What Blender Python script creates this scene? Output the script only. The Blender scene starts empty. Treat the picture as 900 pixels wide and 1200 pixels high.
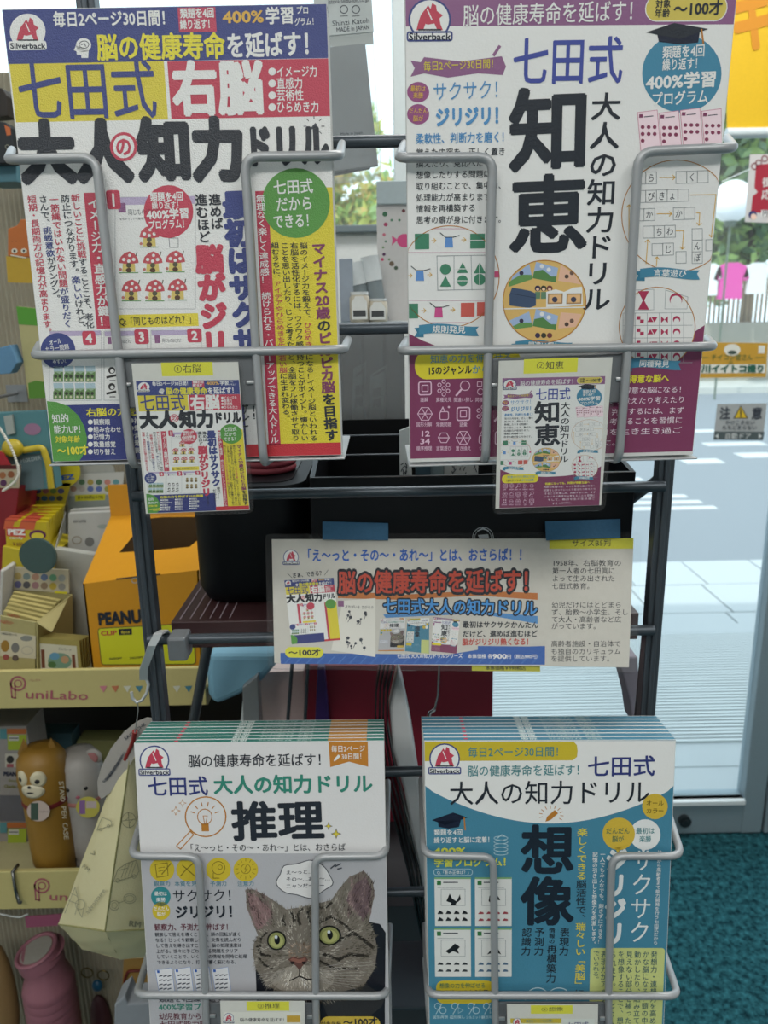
import bpy, math, random
import numpy as np
from mathutils import Vector
R = random.Random(7)
S = bpy.context.scene
COL = S.collection

# ------------------------------------------------------------------ camera
CAMZ = 1.45
PITCH, ROLL, F = math.radians(14.7), math.radians(1.1), 900.0
fw = np.array([0, math.cos(PITCH), -math.sin(PITCH)])
r0 = np.array([1.0, 0, 0]); u0 = np.array([0, math.sin(PITCH), math.cos(PITCH)])
rt = math.cos(ROLL)*r0 - math.sin(ROLL)*u0
up = math.cos(ROLL)*u0 + math.sin(ROLL)*r0
CAM = np.array([0, 0, CAMZ])
from mathutils import Matrix
cd = bpy.data.cameras.new('camera'); cam = bpy.data.objects.new('camera', cd); COL.objects.link(cam)
cam.matrix_world = Matrix([[rt[0], up[0], -fw[0], 0], [rt[1], up[1], -fw[1], 0], [rt[2], up[2], -fw[2], CAMZ], [0, 0, 0, 1]])
cd.sensor_fit = 'HORIZONTAL'; cd.sensor_width = 36; cd.lens = 36; cd.clip_start = 0.02; cd.clip_end = 200
cd.dof.use_dof = True; cd.dof.focus_distance = 0.50; cd.dof.aperture_fstop = 18
S.camera = cam
# ------------------------------------------------------------------ light, world, exposure
S.view_settings.view_transform = 'Standard'; S.view_settings.look = 'None'
S.view_settings.gamma = 1; S.view_settings.exposure = 0.0; S.view_settings.use_curve_mapping = False
w = bpy.data.worlds.new('sky'); S.world = w; w.use_nodes = True
bg = w.node_tree.nodes['Background']; bg.inputs[0].default_value = (.80, .92, 1.0, 1); bg.inputs[1].default_value = 2.0
sd = bpy.data.lights.new('sun', 'SUN'); sd.energy = 2.7; sd.angle = math.radians(1.0); sd.color = (1, .96, .9)
so = bpy.data.objects.new('sun', sd); COL.objects.link(so); so.rotation_euler = (math.radians(28), math.radians(-30), 0)
def area(name, loc, rot, sx, sy, e, col=(1, .97, .92)):
    l = bpy.data.lights.new(name, 'AREA'); l.shape = 'RECTANGLE'; l.size = sx; l.size_y = sy; l.energy = e; l.color = col
    o = bpy.data.objects.new(name, l); COL.objects.link(o); o.location = loc; o.rotation_euler = rot; return o
area('ceiling_lamp_or_fill', (-.35, -1.25, 2.66), (0, 0, 0), 1.3, .5, 30)
area('ceiling_lamp_or_fill', (.9, -.75, 2.66), (0, 0, 0), .5, 1.3, 13)
area('ceiling_lamp_or_fill', (-.75, .22, 2.66), (0, 0, 0), .9, .3, 5)

area('ceiling_lamp_or_fill', (.55, 1.15, 2.66), (0, 0, 0), 1.3, .4, 22)  # added fill, no known fixture here; brightens the fronts of the signs on the glass

# ------------------------------------------------------------------ pixel to space
def ray(px, py): return (px-450)/F*rt + (600-py)/F*up + fw
def D(px, py, z): return CAM + ray(px, py)*z
def P(px, py, Y): r = ray(px, py); return CAM + r*(Y/r[1])
def PZ(px, py, Z): r = ray(px, py); return CAM + r*((Z-CAMZ)/r[2])
def project(p):
    d = np.asarray(p)-CAM; z = d@fw; return 450+F*(d@rt)/z, 600-F*(d@up)/z

# ------------------------------------------------------------------ colours and materials
def lin(h):
    if isinstance(h, str):
        h = h.lstrip('#'); h = [int(h[i:i+2], 16) for i in (0, 2, 4)]
    o = []
    for c in h:
        c /= 255; o.append(c/12.92 if c <= .04045 else ((c+.055)/1.055)**2.4)
    return tuple(o)
INK = dict(k='20262f', w='d2d3d2', n='343f78', r='b03c50', y='cfc63c', Y='c6b83e', g='4f8a3e', b='4a83b3', o='a8702a',
           t='2f7a80', p='80567c', m='743656', G='8d9296', B='2b56a4', R='a8443c', T='3f7c98', d='3a3f48', e='6a3a34', O='c9a24a', L='9a9da0', D='141c30')
def ink(c):
    if c in INK: c = INK[c]
    return tuple(min(x*1.22, .88) for x in lin(c))
MATS = {}
def mat(name, col, rough=.5, metal=0., bump=0., scale=200., var=.06, spec=.5, trans=0., coat=0., emis=0.):
    if name in MATS: return MATS[name]
    m = bpy.data.materials.new(name); m.use_nodes = True; nt = m.node_tree; b = nt.nodes['Principled BSDF']
    c = lin(col) if not isinstance(col, tuple) or max(col) > 1 else col
    n = nt.nodes.new('ShaderNodeTexNoise'); n.inputs['Scale'].default_value = scale; n.inputs['Detail'].default_value = 3
    tc = nt.nodes.new('ShaderNodeTexCoord'); nt.links.new(tc.outputs['Object'], n.inputs['Vector'])
    mx = nt.nodes.new('ShaderNodeMix'); mx.data_type = 'RGBA'
    mx.inputs[6].default_value = (*[x*(1-var) for x in c], 1); mx.inputs[7].default_value = (*[min(1, x*(1+var)) for x in c], 1)
    nt.links.new(n.outputs['Fac'], mx.inputs[0]); nt.links.new(mx.outputs[2], b.inputs['Base Color'])
    b.inputs['Roughness'].default_value = rough; b.inputs['Metallic'].default_value = metal
    b.inputs['Specular IOR Level'].default_value = spec; b.inputs['Coat Weight'].default_value = coat
    if bump:
        bp = nt.nodes.new('ShaderNodeBump'); bp.inputs['Strength'].default_value = bump; bp.inputs['Distance'].default_value = .001
        nt.links.new(n.outputs['Fac'], bp.inputs['Height']); nt.links.new(bp.outputs['Normal'], b.inputs['Normal'])
    MATS[name] = m; return m
def inkmat(name, rough, bump=0., scale=900., coat=0., spec=.5):
    m = bpy.data.materials.new(name); m.use_nodes = True; nt = m.node_tree; b = nt.nodes['Principled BSDF']
    a = nt.nodes.new('ShaderNodeVertexColor'); a.layer_name = 'ink'; nt.links.new(a.outputs['Color'], b.inputs['Base Color'])
    b.inputs['Roughness'].default_value = rough; b.inputs['Coat Weight'].default_value = coat; b.inputs['Specular IOR Level'].default_value = spec
    n = nt.nodes.new('ShaderNodeTexNoise'); n.inputs['Scale'].default_value = scale
    tc = nt.nodes.new('ShaderNodeTexCoord'); nt.links.new(tc.outputs['Object'], n.inputs['Vector'])
    bp = nt.nodes.new('ShaderNodeBump'); bp.inputs['Strength'].default_value = bump; bp.inputs['Distance'].default_value = .0006
    nt.links.new(n.outputs['Fac'], bp.inputs['Height']); nt.links.new(bp.outputs['Normal'], b.inputs['Normal'])
    MATS[name] = m; return m
def clearmat(name, gloss=.1, tint=(1, 1, 1), rough=.05, white=0.):
    m = bpy.data.materials.new(name); m.use_nodes = True; nt = m.node_tree; nt.nodes.clear()
    out = nt.nodes.new('ShaderNodeOutputMaterial'); tr = nt.nodes.new('ShaderNodeBsdfTransparent'); tr.inputs[0].default_value = (*tint, 1)
    gl = nt.nodes.new('ShaderNodeBsdfGlossy'); gl.inputs['Roughness'].default_value = rough
    df = nt.nodes.new('ShaderNodeBsdfDiffuse'); df.inputs[0].default_value = (.8, .8, .8, 1)
    fr = nt.nodes.new('ShaderNodeLayerWeight'); fr.inputs[0].default_value = gloss
    m1 = nt.nodes.new('ShaderNodeMixShader'); nt.links.new(fr.outputs['Fresnel'], m1.inputs[0])
    m2 = nt.nodes.new('ShaderNodeMixShader'); m2.inputs[0].default_value = white
    nt.links.new(tr.outputs[0], m2.inputs[1]); nt.links.new(df.outputs[0], m2.inputs[2])
    nt.links.new(m2.outputs[0], m1.inputs[1]); nt.links.new(gl.outputs[0], m1.inputs[2]); nt.links.new(m1.outputs[0], out.inputs[0])
    MATS[name] = m; return m
INK_COVER = inkmat('laminated_cover_ink', .42, .25, 700, .0, .4)
INK_SPARK = inkmat('embossed_cover_ink', .36, .8, 1400, .0, .5)
INK_PAPER = inkmat('printed_paper_ink', .6, .05, 500, 0, .3)
FILM = clearmat('laminate_film', .06, (.98, .985, .985), .12, .015)
GLASS = clearmat('window_glass', .08, (.95, .99, 1.0), .0, .07)  # white share mixed into the glass imitates haze over the view outdoors
WRAP = clearmat('plastic_wrap', .25, (.95, .97, .97), .15, .10)

# ------------------------------------------------------------------ mesh builder
class MB:
    def __init__(s): s.v = []; s.f = []; s.c = []; s.sm = []
    def add(s, vs, fs, c=None, sm=False):
        n = len(s.v); s.v.extend([tuple(map(float, p)) for p in vs])
        for f in fs: s.f.append([i+n for i in f]); s.c.append(c); s.sm.append(sm)
    def hexa(s, p, c=None):       # p: 4 front (TL,TR,BR,BL) + 4 back
        s.add(p, [(0, 3, 2, 1), (4, 5, 6, 7), (0, 1, 5, 4), (1, 2, 6, 5), (2, 3, 7, 6), (3, 0, 4, 7)], c)
    def box(s, a, b, c=None):
        (x0, y0, z0), (x1, y1, z1) = a, b
        s.hexa([(x0, y0, z1), (x1, y0, z1), (x1, y0, z0), (x0, y0, z0), (x0, y1, z1), (x1, y1, z1), (x1, y1, z0), (x0, y1, z0)], c)
    def prism(s, pts, off, c=None):
        n = len(pts); pts = [np.asarray(p) for p in pts]; off = np.asarray(off)
        s.add(pts+[p+off for p in pts], [tuple(range(n))[::-1], tuple(range(n, 2*n))]+[(i, (i+1) % n, n+(i+1) % n, n+i) for i in range(n)], c)
    def tube(s, pts, r, n=10, c=None, cap=True):
        pts = [np.asarray(p, float) for p in pts]; rings = []; prev = None
        rr = r if isinstance(r, (list, tuple)) else [r]*len(pts)
        for i, p in enumerate(pts):
            t = pts[min(i+1, len(pts)-1)]-pts[max(i-1, 0)]; t = t/(np.linalg.norm(t)+1e-12)
            if prev is None:
                a = np.array([0, 0, 1.]) if abs(t[2]) < .9 else np.array([1., 0, 0])
            else: a = prev
            a = a-t*(a@t); a /= np.linalg.norm(a); prev = a; b = np.cross(t, a)
            rings.append([p+rr[i]*(math.cos(k*2*math.pi/n)*a+math.sin(k*2*math.pi/n)*b) for k in range(n)])
        vs = [q for g in rings for q in g]; m = len(pts)
        s.add(vs, [(i*n+k, i*n+(k+1) % n, (i+1)*n+(k+1) % n, (i+1)*n+k) for i in range(m-1) for k in range(n)], c, True)
        if cap: s.add(rings[0]+rings[-1], [tuple(range(n))[::-1], tuple(range(n, 2*n))], c)
    def lathe(s, prof, o, n=24, c=None, sx=1, sy=1):   # prof: (r, z)
        o = np.asarray(o); vs = [o+np.array([r*math.cos(k*2*math.pi/n)*sx, r*math.sin(k*2*math.pi/n)*sy, z]) for r, z in prof for k in range(n)]
        s.add(vs, [(i*n+k, i*n+(k+1) % n, (i+1)*n+(k+1) % n, (i+1)*n+k) for i in range(len(prof)-1) for k in range(n)], c, True)
        s.add(vs[:n], [tuple(range(n))[::-1]], c); s.add(vs[-n:], [tuple(range(n))], c)
    def ball(s, o, rx, ry, rz, c=None, n=14, m=8):
        o = np.asarray(o); vs = []; fs = []
        for i in range(m+1):
            a = math.pi*i/m
            for k in range(n):
                b = 2*math.pi*k/n; vs.append(o+np.array([rx*math.sin(a)*math.cos(b), ry*math.sin(a)*math.sin(b), rz*math.cos(a)]))
        for i in range(m):
            for k in range(n): fs.append((i*n+k, (i+1)*n+k, (i+1)*n+(k+1) % n, i*n+(k+1) % n))
        s.add(vs, fs, c, True)
    def build(s, name, m, parent=None, bevel=0., seg=2):
        me = bpy.data.meshes.new(name); me.from_pydata(s.v, [], s.f); me.update()
        o = bpy.data.objects.new(name, me); COL.objects.link(o)
        for x in (m if isinstance(m, list) else [m]): me.materials.append(x)
        me.polygons.foreach_set('use_smooth', s.sm)
        if any(c is not None for c in s.c):
            at = me.color_attributes.new('ink', 'FLOAT_COLOR', 'CORNER')
            ls = np.repeat(np.array([(*(c or (.5, .5, .5)), 1) for c in s.c], np.float32), [len(f) for f in s.f], axis=0)
            at.data.foreach_set('color', ls.ravel())
        if parent is not None: o.parent = parent
        if bevel:
            bv = o.modifiers.new('bevel', 'BEVEL'); bv.width = bevel; bv.segments = seg; bv.limit_method = 'ANGLE'
        return o
def tag(o, label=None, cat=None, group=None, kind=None):
    if label: o['label'] = label
    if cat: o['category'] = cat
    if group: o['group'] = group
    if kind: o['kind'] = kind
    return o
def empty(name, label, cat, group=None, loc=(0, 0, 0)):
    o = bpy.data.objects.new(name, None); COL.objects.link(o); o.empty_display_size = .01
    return tag(o, label, cat, group)
def fillet(pts, r, k=5):
    pts = [np.asarray(p, float) for p in pts]; out = [pts[0]]
    for i in range(1, len(pts)-1):
        a, b, c = pts[i-1], pts[i], pts[i+1]; u = a-b; v = c-b; lu, lv = np.linalg.norm(u), np.linalg.norm(v)
        q = min(r, lu*.49, lv*.49); p0 = b+u/lu*q; p1 = b+v/lv*q
        for j in range(k+1):
            t = j/k; out.append((1-t)**2*p0+2*t*(1-t)*b+t*t*p1)
    out.append(pts[-1]); return out

# ------------------------------------------------------------------ glyphs and print canvases
_fc = bpy.data.curves.new('glyph', 'FONT'); _fo = bpy.data.objects.new('glyph', _fc); _fc.resolution_u = 2
GL = {}; ADV = {}
def glyph(ch, off):
    k = (ch, off)
    if k not in GL:
        _fc.body = ch; _fc.offset = off; m = _fo.to_mesh()
        v = np.array([x.co[:2] for x in m.vertices], float).reshape(-1, 2); GL[k] = (v, [tuple(p.vertices) for p in m.polygons]); _fo.to_mesh_clear()
    return GL[k]
def adv(ch):
    if ord(ch) > 0x2000: return 1.0
    if ch == ' ': return .3
    if ch not in ADV:
        a, _ = glyph(ch, 0); b, _ = glyph(ch+ch, 0); ADV[ch] = b[:, 0].max()-a[:, 0].max()
    return ADV[ch]
def homog(a, b):
    A = []; 
    for (x, y), (u, v) in zip(a, b):
        A.append([x, y, 1, 0, 0, 0, -u*x, -u*y]); A.append([0, 0, 0, x, y, 1, -v*x, -v*y])
    h = np.linalg.solve(np.array(A, float), np.array([q for p in b for q in p], float)); return np.append(h, 1).reshape(3, 3)
def happ(H, p):
    p = np.atleast_2d(np.asarray(p, float)); q = np.c_[p, np.ones(len(p))]@H.T; return q[:, :2]/q[:, 2:]
ROT = 'ー～「」…（）-|'
class Canvas:
    """A flat printed face: page coordinates (metres, v down) on a plane in space."""
    step = 3e-5
    def __init__(s, quad, pts, W, H, src=None, srcWH=None):
        s.O, s.a, s.b = [np.asarray(p) for p in pts]
        n = np.cross(s.a-s.O, s.b-s.O); n /= np.linalg.norm(n); s.n = -n if n@(s.O-CAM) > 0 else n
        s.W, s.H = W, H; w0, h0 = srcWH or (W, H)
        s.dst = homog([(0, 0), (w0, 0), (w0, h0), (0, h0)], quad)
        s.src = src if src is not None else np.linalg.inv(s.dst)
        s.mb = MB()
        if abs((srcWH or (W, H))[0]-.182) < 1e-6: s.clamp = (.1817, .2568)
    def uv(s, p): return happ(s.src, p)
    def X(s, uv, lift=0.):
        q = happ(s.dst, uv); r = np.outer((q[:, 0]-450)/F, rt)+np.outer((600-q[:, 1])/F, up)+fw
        t = ((s.O-CAM)@s.n)/(r@s.n); return CAM+r*t[:, None]+s.n*lift
    def px(s, x, y, lift=0.):
        r = ray(x, y); return CAM+r*(((s.O+s.n*lift-CAM)@s.n)/(r@s.n))
    clamp = None
    def put(s, uv, fs, c, z, mb=None):
        if s.clamp: uv = np.clip(uv, (.0003, .0003), s.clamp)
        V = s.X(uv, 0.)+np.outer(np.broadcast_to(np.asarray(z, float)*s.step, (len(uv),)), s.n); s.mb.add(V, fs, ink(c))
    def poly(s, pts, c, z=2):
        uv = s.uv(pts); A = sum(uv[i-1][0]*uv[i][1]-uv[i][0]*uv[i-1][1] for i in range(len(uv)))
        f = tuple(range(len(pts))); s.put(uv, [f if A < 0 else f[::-1]], c, z)
    def rect(s, x0, y0, x1, y1, c, z=1):
        (u0, v0), (u1, v1) = s.uv([(x0, y0), (x1, y1)]); s.put([(u0, v0), (u1, v0), (u1, v1), (u0, v1)], [(0, 3, 2, 1)], c, z)
    def rr(s, x0, y0, x1, y1, r, c, z=2, ol=None, ow=.6, k=5):
        (u0, v0), (u1, v1) = s.uv([(x0, y0), (x1, y1)]); q = r*s.sc(x0, y0); q = min(q, abs(u1-u0)/2, abs(v1-v0)/2)
        def loop(d):
            o = []
            for cx, cy, a0 in ((u1-q, v0+q, -90), (u1-q, v1-q, 0), (u0+q, v1-q, 90), (u0+q, v0+q, 180)):
                for j in range(k+1):
                    a = math.radians(a0+90*j/k); o.append((cx+(q+d)*math.cos(a), cy+(q+d)*math.sin(a)))
            return o
        L = loop(0); n = len(L)
        if c: s.put(L, [tuple(range(n))[::-1]], c, z)
        if ol:
            d = ow*s.sc(x0, y0); M = loop(-d); s.put(L+M, [(i, n+i, n+(i+1) % n, (i+1) % n) for i in range(n)], ol, z+.5)
    def ell(s, cx, cy, rx, ry=None, c='w', z=2, n=28, ring=0, a0=0, a1=360):
        ry = ry or rx; full = a1-a0 >= 360
        A = [math.radians(a0+(a1-a0)*i/n) for i in range(n+(0 if full else 1))]
        o = [(cx+rx*math.cos(a), cy+ry*math.sin(a)) for a in A]
        if not ring: s.poly(o, c, z); return
        i_ = [(cx+(rx-ring)*math.cos(a), cy+(ry-ring)*math.sin(a)) for a in A]; m = len(o)
        s.put(s.uv(o+i_), [(i, m+i, m+(i+1) % m, (i+1) % m) for i in range(m if full else m-1)], c, z)
    def line(s, pts, w, c, z=3, close=False):
        pts = list(pts)+([pts[0]] if close else []); w *= .5
        for (x0, y0), (x1, y1) in zip(pts, pts[1:]):
            L = math.hypot(x1-x0, y1-y0) or 1; dx, dy = (x1-x0)/L*w, (y1-y0)/L*w
            s.poly([(x0-dx-dy, y0-dy+dx), (x1+dx-dy, y1+dy+dx), (x1+dx+dy, y1+dy-dx), (x0-dx+dy, y0-dy-dx)], c, z)
    def arrow(s, x0, y0, x1, y1, w, c, z=3):
        s.line([(x0, y0), (x1, y1)], w, c, z); L = math.hypot(x1-x0, y1-y0); dx, dy = (x1-x0)/L, (y1-y0)/L; h = w*3
        s.line([(x1-dx*h-dy*h, y1-dy*h+dx*h), (x1, y1), (x1-dx*h+dy*h, y1-dy*h-dx*h)], w, c, z)
    def sc(s, x, y):
        a, b = s.uv([(x, y), (x+1, y)]); return float(np.linalg.norm(b-a))
    def T(s, txt, xa, ya, xb, yb, sz, c='k', b=.012, v=False, z=6):
        pa, pb = s.uv([(xa, ya), (xb, yb)]); d = pb-pa; L = float(np.linalg.norm(d)); a = d/L; q = np.array([a[1], -a[0]])
        em = s.sc((xa+xb)/2, (ya+yb)/2)*sz/.88
        cells = []; i = 0; cc = c
        while i < len(txt):
            ch = txt[i]
            if ch == '^': cc = txt[i+1]; i += 2; continue
            if ch == '<': j = txt.index('>', i); cells.append((txt[i+1:j], 1.0, cc)); i = j+1; continue
            cells.append((ch, 1.0 if (v and ord(ch) > 127) else adv(ch), cc)); i += 1
        tot = sum(x[1] for x in cells); k = L/tot; cum = 0
        for ch, w, col in cells:
            if ch not in ' 　':
                g, fs = glyph(ch, 0)
                if len(g):
                    g = g.copy()
                    if b >= .006:
                        nd = 3 if b < .02 else 4 if b < .028 else 8 if b < .06 else 12; q0 = len(g); rad = b*.9
                        g = np.vstack([g+[rad*math.cos(2*math.pi*(i+.5)/nd), rad*math.sin(2*math.pi*(i+.5)/nd)] for i in range(nd)])
                        fs = [tuple(j+i*q0 for j in f_) for i in range(nd) for f_ in fs]
                        zz = np.repeat(np.arange(nd)*.1, q0)
                    else: zz = 0.
                    if len(ch) > 1: g[:, 0] *= 1/sum(adv(x) for x in ch)
                    if v:
                        if ch in ROT:
                            x = g[:, 1]-.365+.5; y = -(g[:, 0]-.5)+.365
                            g = np.c_[x, y]
                            if ch == 'ー' : g[:, 0] = 1-g[:, 0]
                        elif ch in '、。': g += [.58, .55]
                        elif ch in 'っゃゅょッャュョァィゥェォ': g += [.1, .1]
                        ww = 1.0 if len(ch) > 1 or ord(ch) > 127 else w
                        uv = pa + np.outer((g[:, 0]-ww/2)*em, q) + np.outer((cum+w/2-(g[:, 1]-.365))*k, a)
                    else:
                        uv = pa + np.outer((cum+g[:, 0])*k, a) + np.outer((g[:, 1]-.365)*em, q)
                    s.put(uv, fs, col, z+zz)
            cum += w
    def part(s, name, m, parent, label=None, kind=None):
        if s.mb.f:
            o = s.mb.build(name, m, parent); s.mb = MB()
            if label: o['label'] = label
            o['kind'] = kind or 'stuff'
            return o
class Flat(Canvas):
    """A print face whose coordinates are given straight in metres."""
    def __init__(s, O, ex, ey):
        s.O = np.asarray(O); s.ex = np.asarray(ex); s.ey = np.asarray(ey); s.n = np.cross(s.ey, s.ex); s.n /= np.linalg.norm(s.n); s.mb = MB()
    def uv(s, p): return np.atleast_2d(np.asarray(p, float))
    def X(s, uv, lift=0.): uv = np.atleast_2d(uv); return s.O+np.outer(uv[:, 0], s.ex)+np.outer(uv[:, 1], s.ey)+s.n*lift
def page(quad, z, W, H):
    """quad = TL,TR,BR,BL in the photo; z = depth of TL, TR, BL."""
    return Canvas(quad, [D(*quad[0], z[0]), D(*quad[1], z[1]), D(*quad[3], z[2])], W, H)
def pageY(quad, Y, W=None, H=None):
    Y = Y if isinstance(Y, (list, tuple)) else [Y]*3
    p = [P(*quad[0], Y[0]), P(*quad[1], Y[1]), P(*quad[3], Y[2])]
    return Canvas(quad, p, W or float(np.linalg.norm(p[1]-p[0])), H or float(np.linalg.norm(p[2]-p[0])))
def corners(cv, d=0.): return list(cv.X([(0, 0), (cv.W, 0), (cv.W, cv.H), (0, cv.H)], d))
# ================================================================== THE SETTING
Yw = float(PZ(820, 973, 0)[1])          # the shop's glass front
def struct(mb, name, m, bevel=0): o = mb.build(name, m, None, bevel); o['kind'] = 'structure'; return o
def carpet_mat():
    m = bpy.data.materials.new('teal_carpet'); m.use_nodes = True; nt = m.node_tree; b = nt.nodes['Principled BSDF']; b.inputs['Roughness'].default_value = 1; b.inputs['Specular IOR Level'].default_value = .1
    tc = nt.nodes.new('ShaderNodeTexCoord'); n = nt.nodes.new('ShaderNodeTexNoise'); n.inputs['Scale'].default_value = 60; n.inputs['Detail'].default_value = 5; n.inputs['Roughness'].default_value = .7
    nt.links.new(tc.outputs['Object'], n.inputs['Vector']); r = nt.nodes.new('ShaderNodeValToRGB'); e = r.color_ramp.elements
    e[0].position = .38; e[0].color = (*lin('0e2c34'), 1); e[1].position = .66; e[1].color = (*lin('34707a'), 1)
    nt.links.new(n.outputs['Fac'], r.inputs[0]); nt.links.new(r.outputs[0], b.inputs['Base Color'])
    bp = nt.nodes.new('ShaderNodeBump'); bp.inputs['Strength'].default_value = 1; bp.inputs['Distance'].default_value = .006
    nt.links.new(n.outputs['Fac'], bp.inputs['Height']); nt.links.new(bp.outputs['Normal'], b.inputs['Normal']); return m
white_wall = mat('white_wall_paint', 'd8dcdc', .7); alu = mat('painted_aluminium', '8fa0a8', .45, .3); alu_w = mat('white_aluminium', 'c8d2d4', .45)
m_ = MB(); m_.box((-1.6, -3, -.05), (2.4, Yw+.05, 0)); struct(m_, 'floor', carpet_mat())
m_ = MB(); m_.box((-1.6, -3, 2.7), (2.4, Yw+.05, 2.8)); struct(m_, 'ceiling', white_wall)
m_ = MB(); m_.box((-1.7, -3, 0), (-1.6, Yw+.05, 2.7)); struct(m_, 'wall_left', white_wall)
m_ = MB(); m_.box((2.4, -3, 0), (2.5, Yw+.05, 2.7)); struct(m_, 'wall_right', white_wall)
m_ = MB(); m_.box((-1.7, -3.1, 0), (2.5, -3, 2.7)); struct(m_, 'wall_front', white_wall)
sill = float(P(420, 273, Yw)[2]); xd = .13
m_ = MB(); m_.box((-1.6, Yw, 0), (xd, Yw+.06, sill)); struct(m_, 'wall_back', white_wall)
win = empty('window_1', None, None); win['kind'] = 'structure'; xm = float(P(467, 120, Yw)[0])
m_ = MB(); m_.box((-1.6, Yw-.02, sill), (xd, Yw+.05, sill+.016)); m_.box((-1.6, Yw-.02, 2.64), (xd, Yw+.05, 2.7)); m_.build('window_frame', mat('grey_window_bar', '6c7a80', .5), win, .002)
m_ = MB(); m_.box((xm-.012, Yw-.02, sill+.016), (xm+.03, Yw+.05, 2.64)); m_.build('mullion', alu_w, win, .002)
m_ = MB(); m_.box((-1.6, Yw+.01, sill+.016), (xm-.012, Yw+.016, 2.64)); m_.build('pane', GLASS, win)
m_ = MB(); m_.box((xm+.03, Yw+.01, sill+.016), (xd, Yw+.016, 2.64)); m_.build('pane', GLASS, win)
door = empty('door_1', None, None); door['kind'] = 'structure'
xs0, xs1 = float(P(868, 933, Yw)[0]), float(P(889, 960, Yw)[0]); zr = float(P(820, 932, Yw)[2])
m_ = MB(); m_.box((xd+.04, Yw-.02, .004), (xs1, Yw+.03, zr)); m_.build('bottom_rail', alu, door, .004)
m_ = MB(); m_.box((xd+.04, Yw-.03, zr-.012), (xs0, Yw+.0, zr)); m_.build('glazing_bead', mat('pale_bead', 'dfe6e8', .4), door)
m_ = MB(); m_.box((xs0, Yw-.022, .004), (xs1, Yw+.03, 2.4)); m_.build('door_stile', alu, door, .004)
m_ = MB(); m_.box((xd, Yw-.02, .004), (xd+.04, Yw+.03, 2.4)); m_.build('door_stile', alu, door, .004)
m_ = MB(); m_.box((xd+.04, Yw+.004, zr), (xs0, Yw+.012, 2.36)); m_.build('pane', GLASS, door)
pl = P(798, 955, Yw); m_ = MB(); m_.tube([(pl[0], Yw-.02, pl[2]), (pl[0], Yw-.034, pl[2])], .017, 20); m_.tube([(pl[0], Yw-.034, pl[2]), (pl[0], Yw-.038, pl[2])], .009, 14); m_.build('lock_cover', mat('dark_lock', '2c3438', .4, .4), door)
m_ = MB(); m_.box((xs1+.006, Yw-.024, .004), (xs1+.075, Yw+.05, 2.7)); struct(m_, 'trim_1', alu, .004)
m_ = MB(); m_.box((xd, Yw-.02, 2.4), (xs1+.075, Yw+.05, 2.7)); struct(m_, 'trim_2', alu, .004)
w2 = empty('window_2', None, None); w2['kind'] = 'structure'
m_ = MB(); m_.box((xs1+.075, Yw+.01, 0.1), (2.4, Yw+.016, 2.7)); m_.build('pane', GLASS, w2)
m_ = MB(); m_.box((xs1+.075, Yw-.02, 0), (2.4, Yw+.03, .1)); m_.build('window_frame', alu, w2)

# outdoors
gz = -.03
y_g0, y_g1, y_t1, y_r1 = [float(PZ(800, p, gz)[1]) for p in (872, 742, 668, 462)]
m_ = MB(); m_.box((-6, Yw+.05, gz-.1), (9, y_t1+.02, gz-.012)); pav = struct(m_, 'pavement', mat('mortar_bed', '5c666c', .9, scale=40))
tm = mat('pale_paving_tile', 'b0b7b9', .7, bump=.2, scale=60, var=.05); me = None; ta = math.radians(7)
for i in range(-3, 9):
    for j in range(0, 6):
        w_ = .40; x0, y0 = i*w_, Yw+.07+j*w_; cx, cy = x0+w_/2, y0+w_/2
        if y0+w_ > y_g0-.01 and y0 < y_g1+.01: 
            if not (cy > y_g1-.05 or cy < y_g0): continue
        if cy > y_t1 or project((cx, cy, gz))[0] < 540 or project((cx, cy, gz))[0] > 1000: continue
        if me is None:
            t_ = MB(); h = w_/2-.005; t_.box((-h, -h, -.014), (h, h, 0)); o = t_.build('tile', tm, pav, .002, 1); me = o.data
        else: o = bpy.data.objects.new('tile', me); COL.objects.link(o); o.parent = pav
        o.location = (cx+(cy-2.5)*.1, cy, gz+R.uniform(-.001, .001)); 
m_ = MB(); y = y_g0; m_.box((-1, y_g0, gz-.012), (3.5, y_g1, gz+.002))
g_ = m_.build('entrance_mat_base', mat('grating_channel', '48667c', .7), pav)
m_ = MB(); n_ = int((y_g1-y_g0)/.0235)
for y_a, y_b in ((y_g0-.14, y_g0+.002), (y_g1-.004, y_g1+.10)):
    t_ = MB(); t_.box((-1, y_a, gz-.012), (3.5, y_b, gz+.003)); t_.build('mat_frame', tm, pav, .001, 1)
for i in range(n_): m_.box((-.6, y_g0+i*.0235, gz+.002), (3.2, y_g0+i*.0235+.0125, gz+.012))
g_ = m_.build('grating_slats', mat('pale_grating', 'c6cccc', .6), pav); g_['kind'] = 'stuff'
m_ = MB(); m_.box((-8, y_t1+.02, gz-.12), (16, y_r1, gz-.004)); road = struct(m_, 'road', mat('road_asphalt', '7e868c', .9, bump=.5, scale=90, var=.12))
m_ = MB()
for (a, b, c_, d) in ((738, 556, 815, 598), ):
    for k in range(6):
        y = a; yy0 = PZ(780, 597-k*7, gz)[1]; yy1 = PZ(780, 593.6-k*7, gz)[1]; x0 = PZ(738+k*3, 580, gz)[0]; m_.box((PZ(737-k*1, 596-k*7, gz)[0], yy0, gz-.004), (PZ(842-k*18, 596-k*7, gz)[0], yy1, gz-.001))
for (px_, py_, wpx, hpx) in ((822, 540, 34, 6), (860, 520, 60, 5), (815, 505, 40, 4), (885, 533, 26, 6)):
    a, b = PZ(px_-wpx/2, py_+hpx/2, gz), PZ(px_+wpx/2, py_-hpx/2, gz); m_.box((a[0], a[1], gz-.004), (b[0], b[1], gz-.001))
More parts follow.
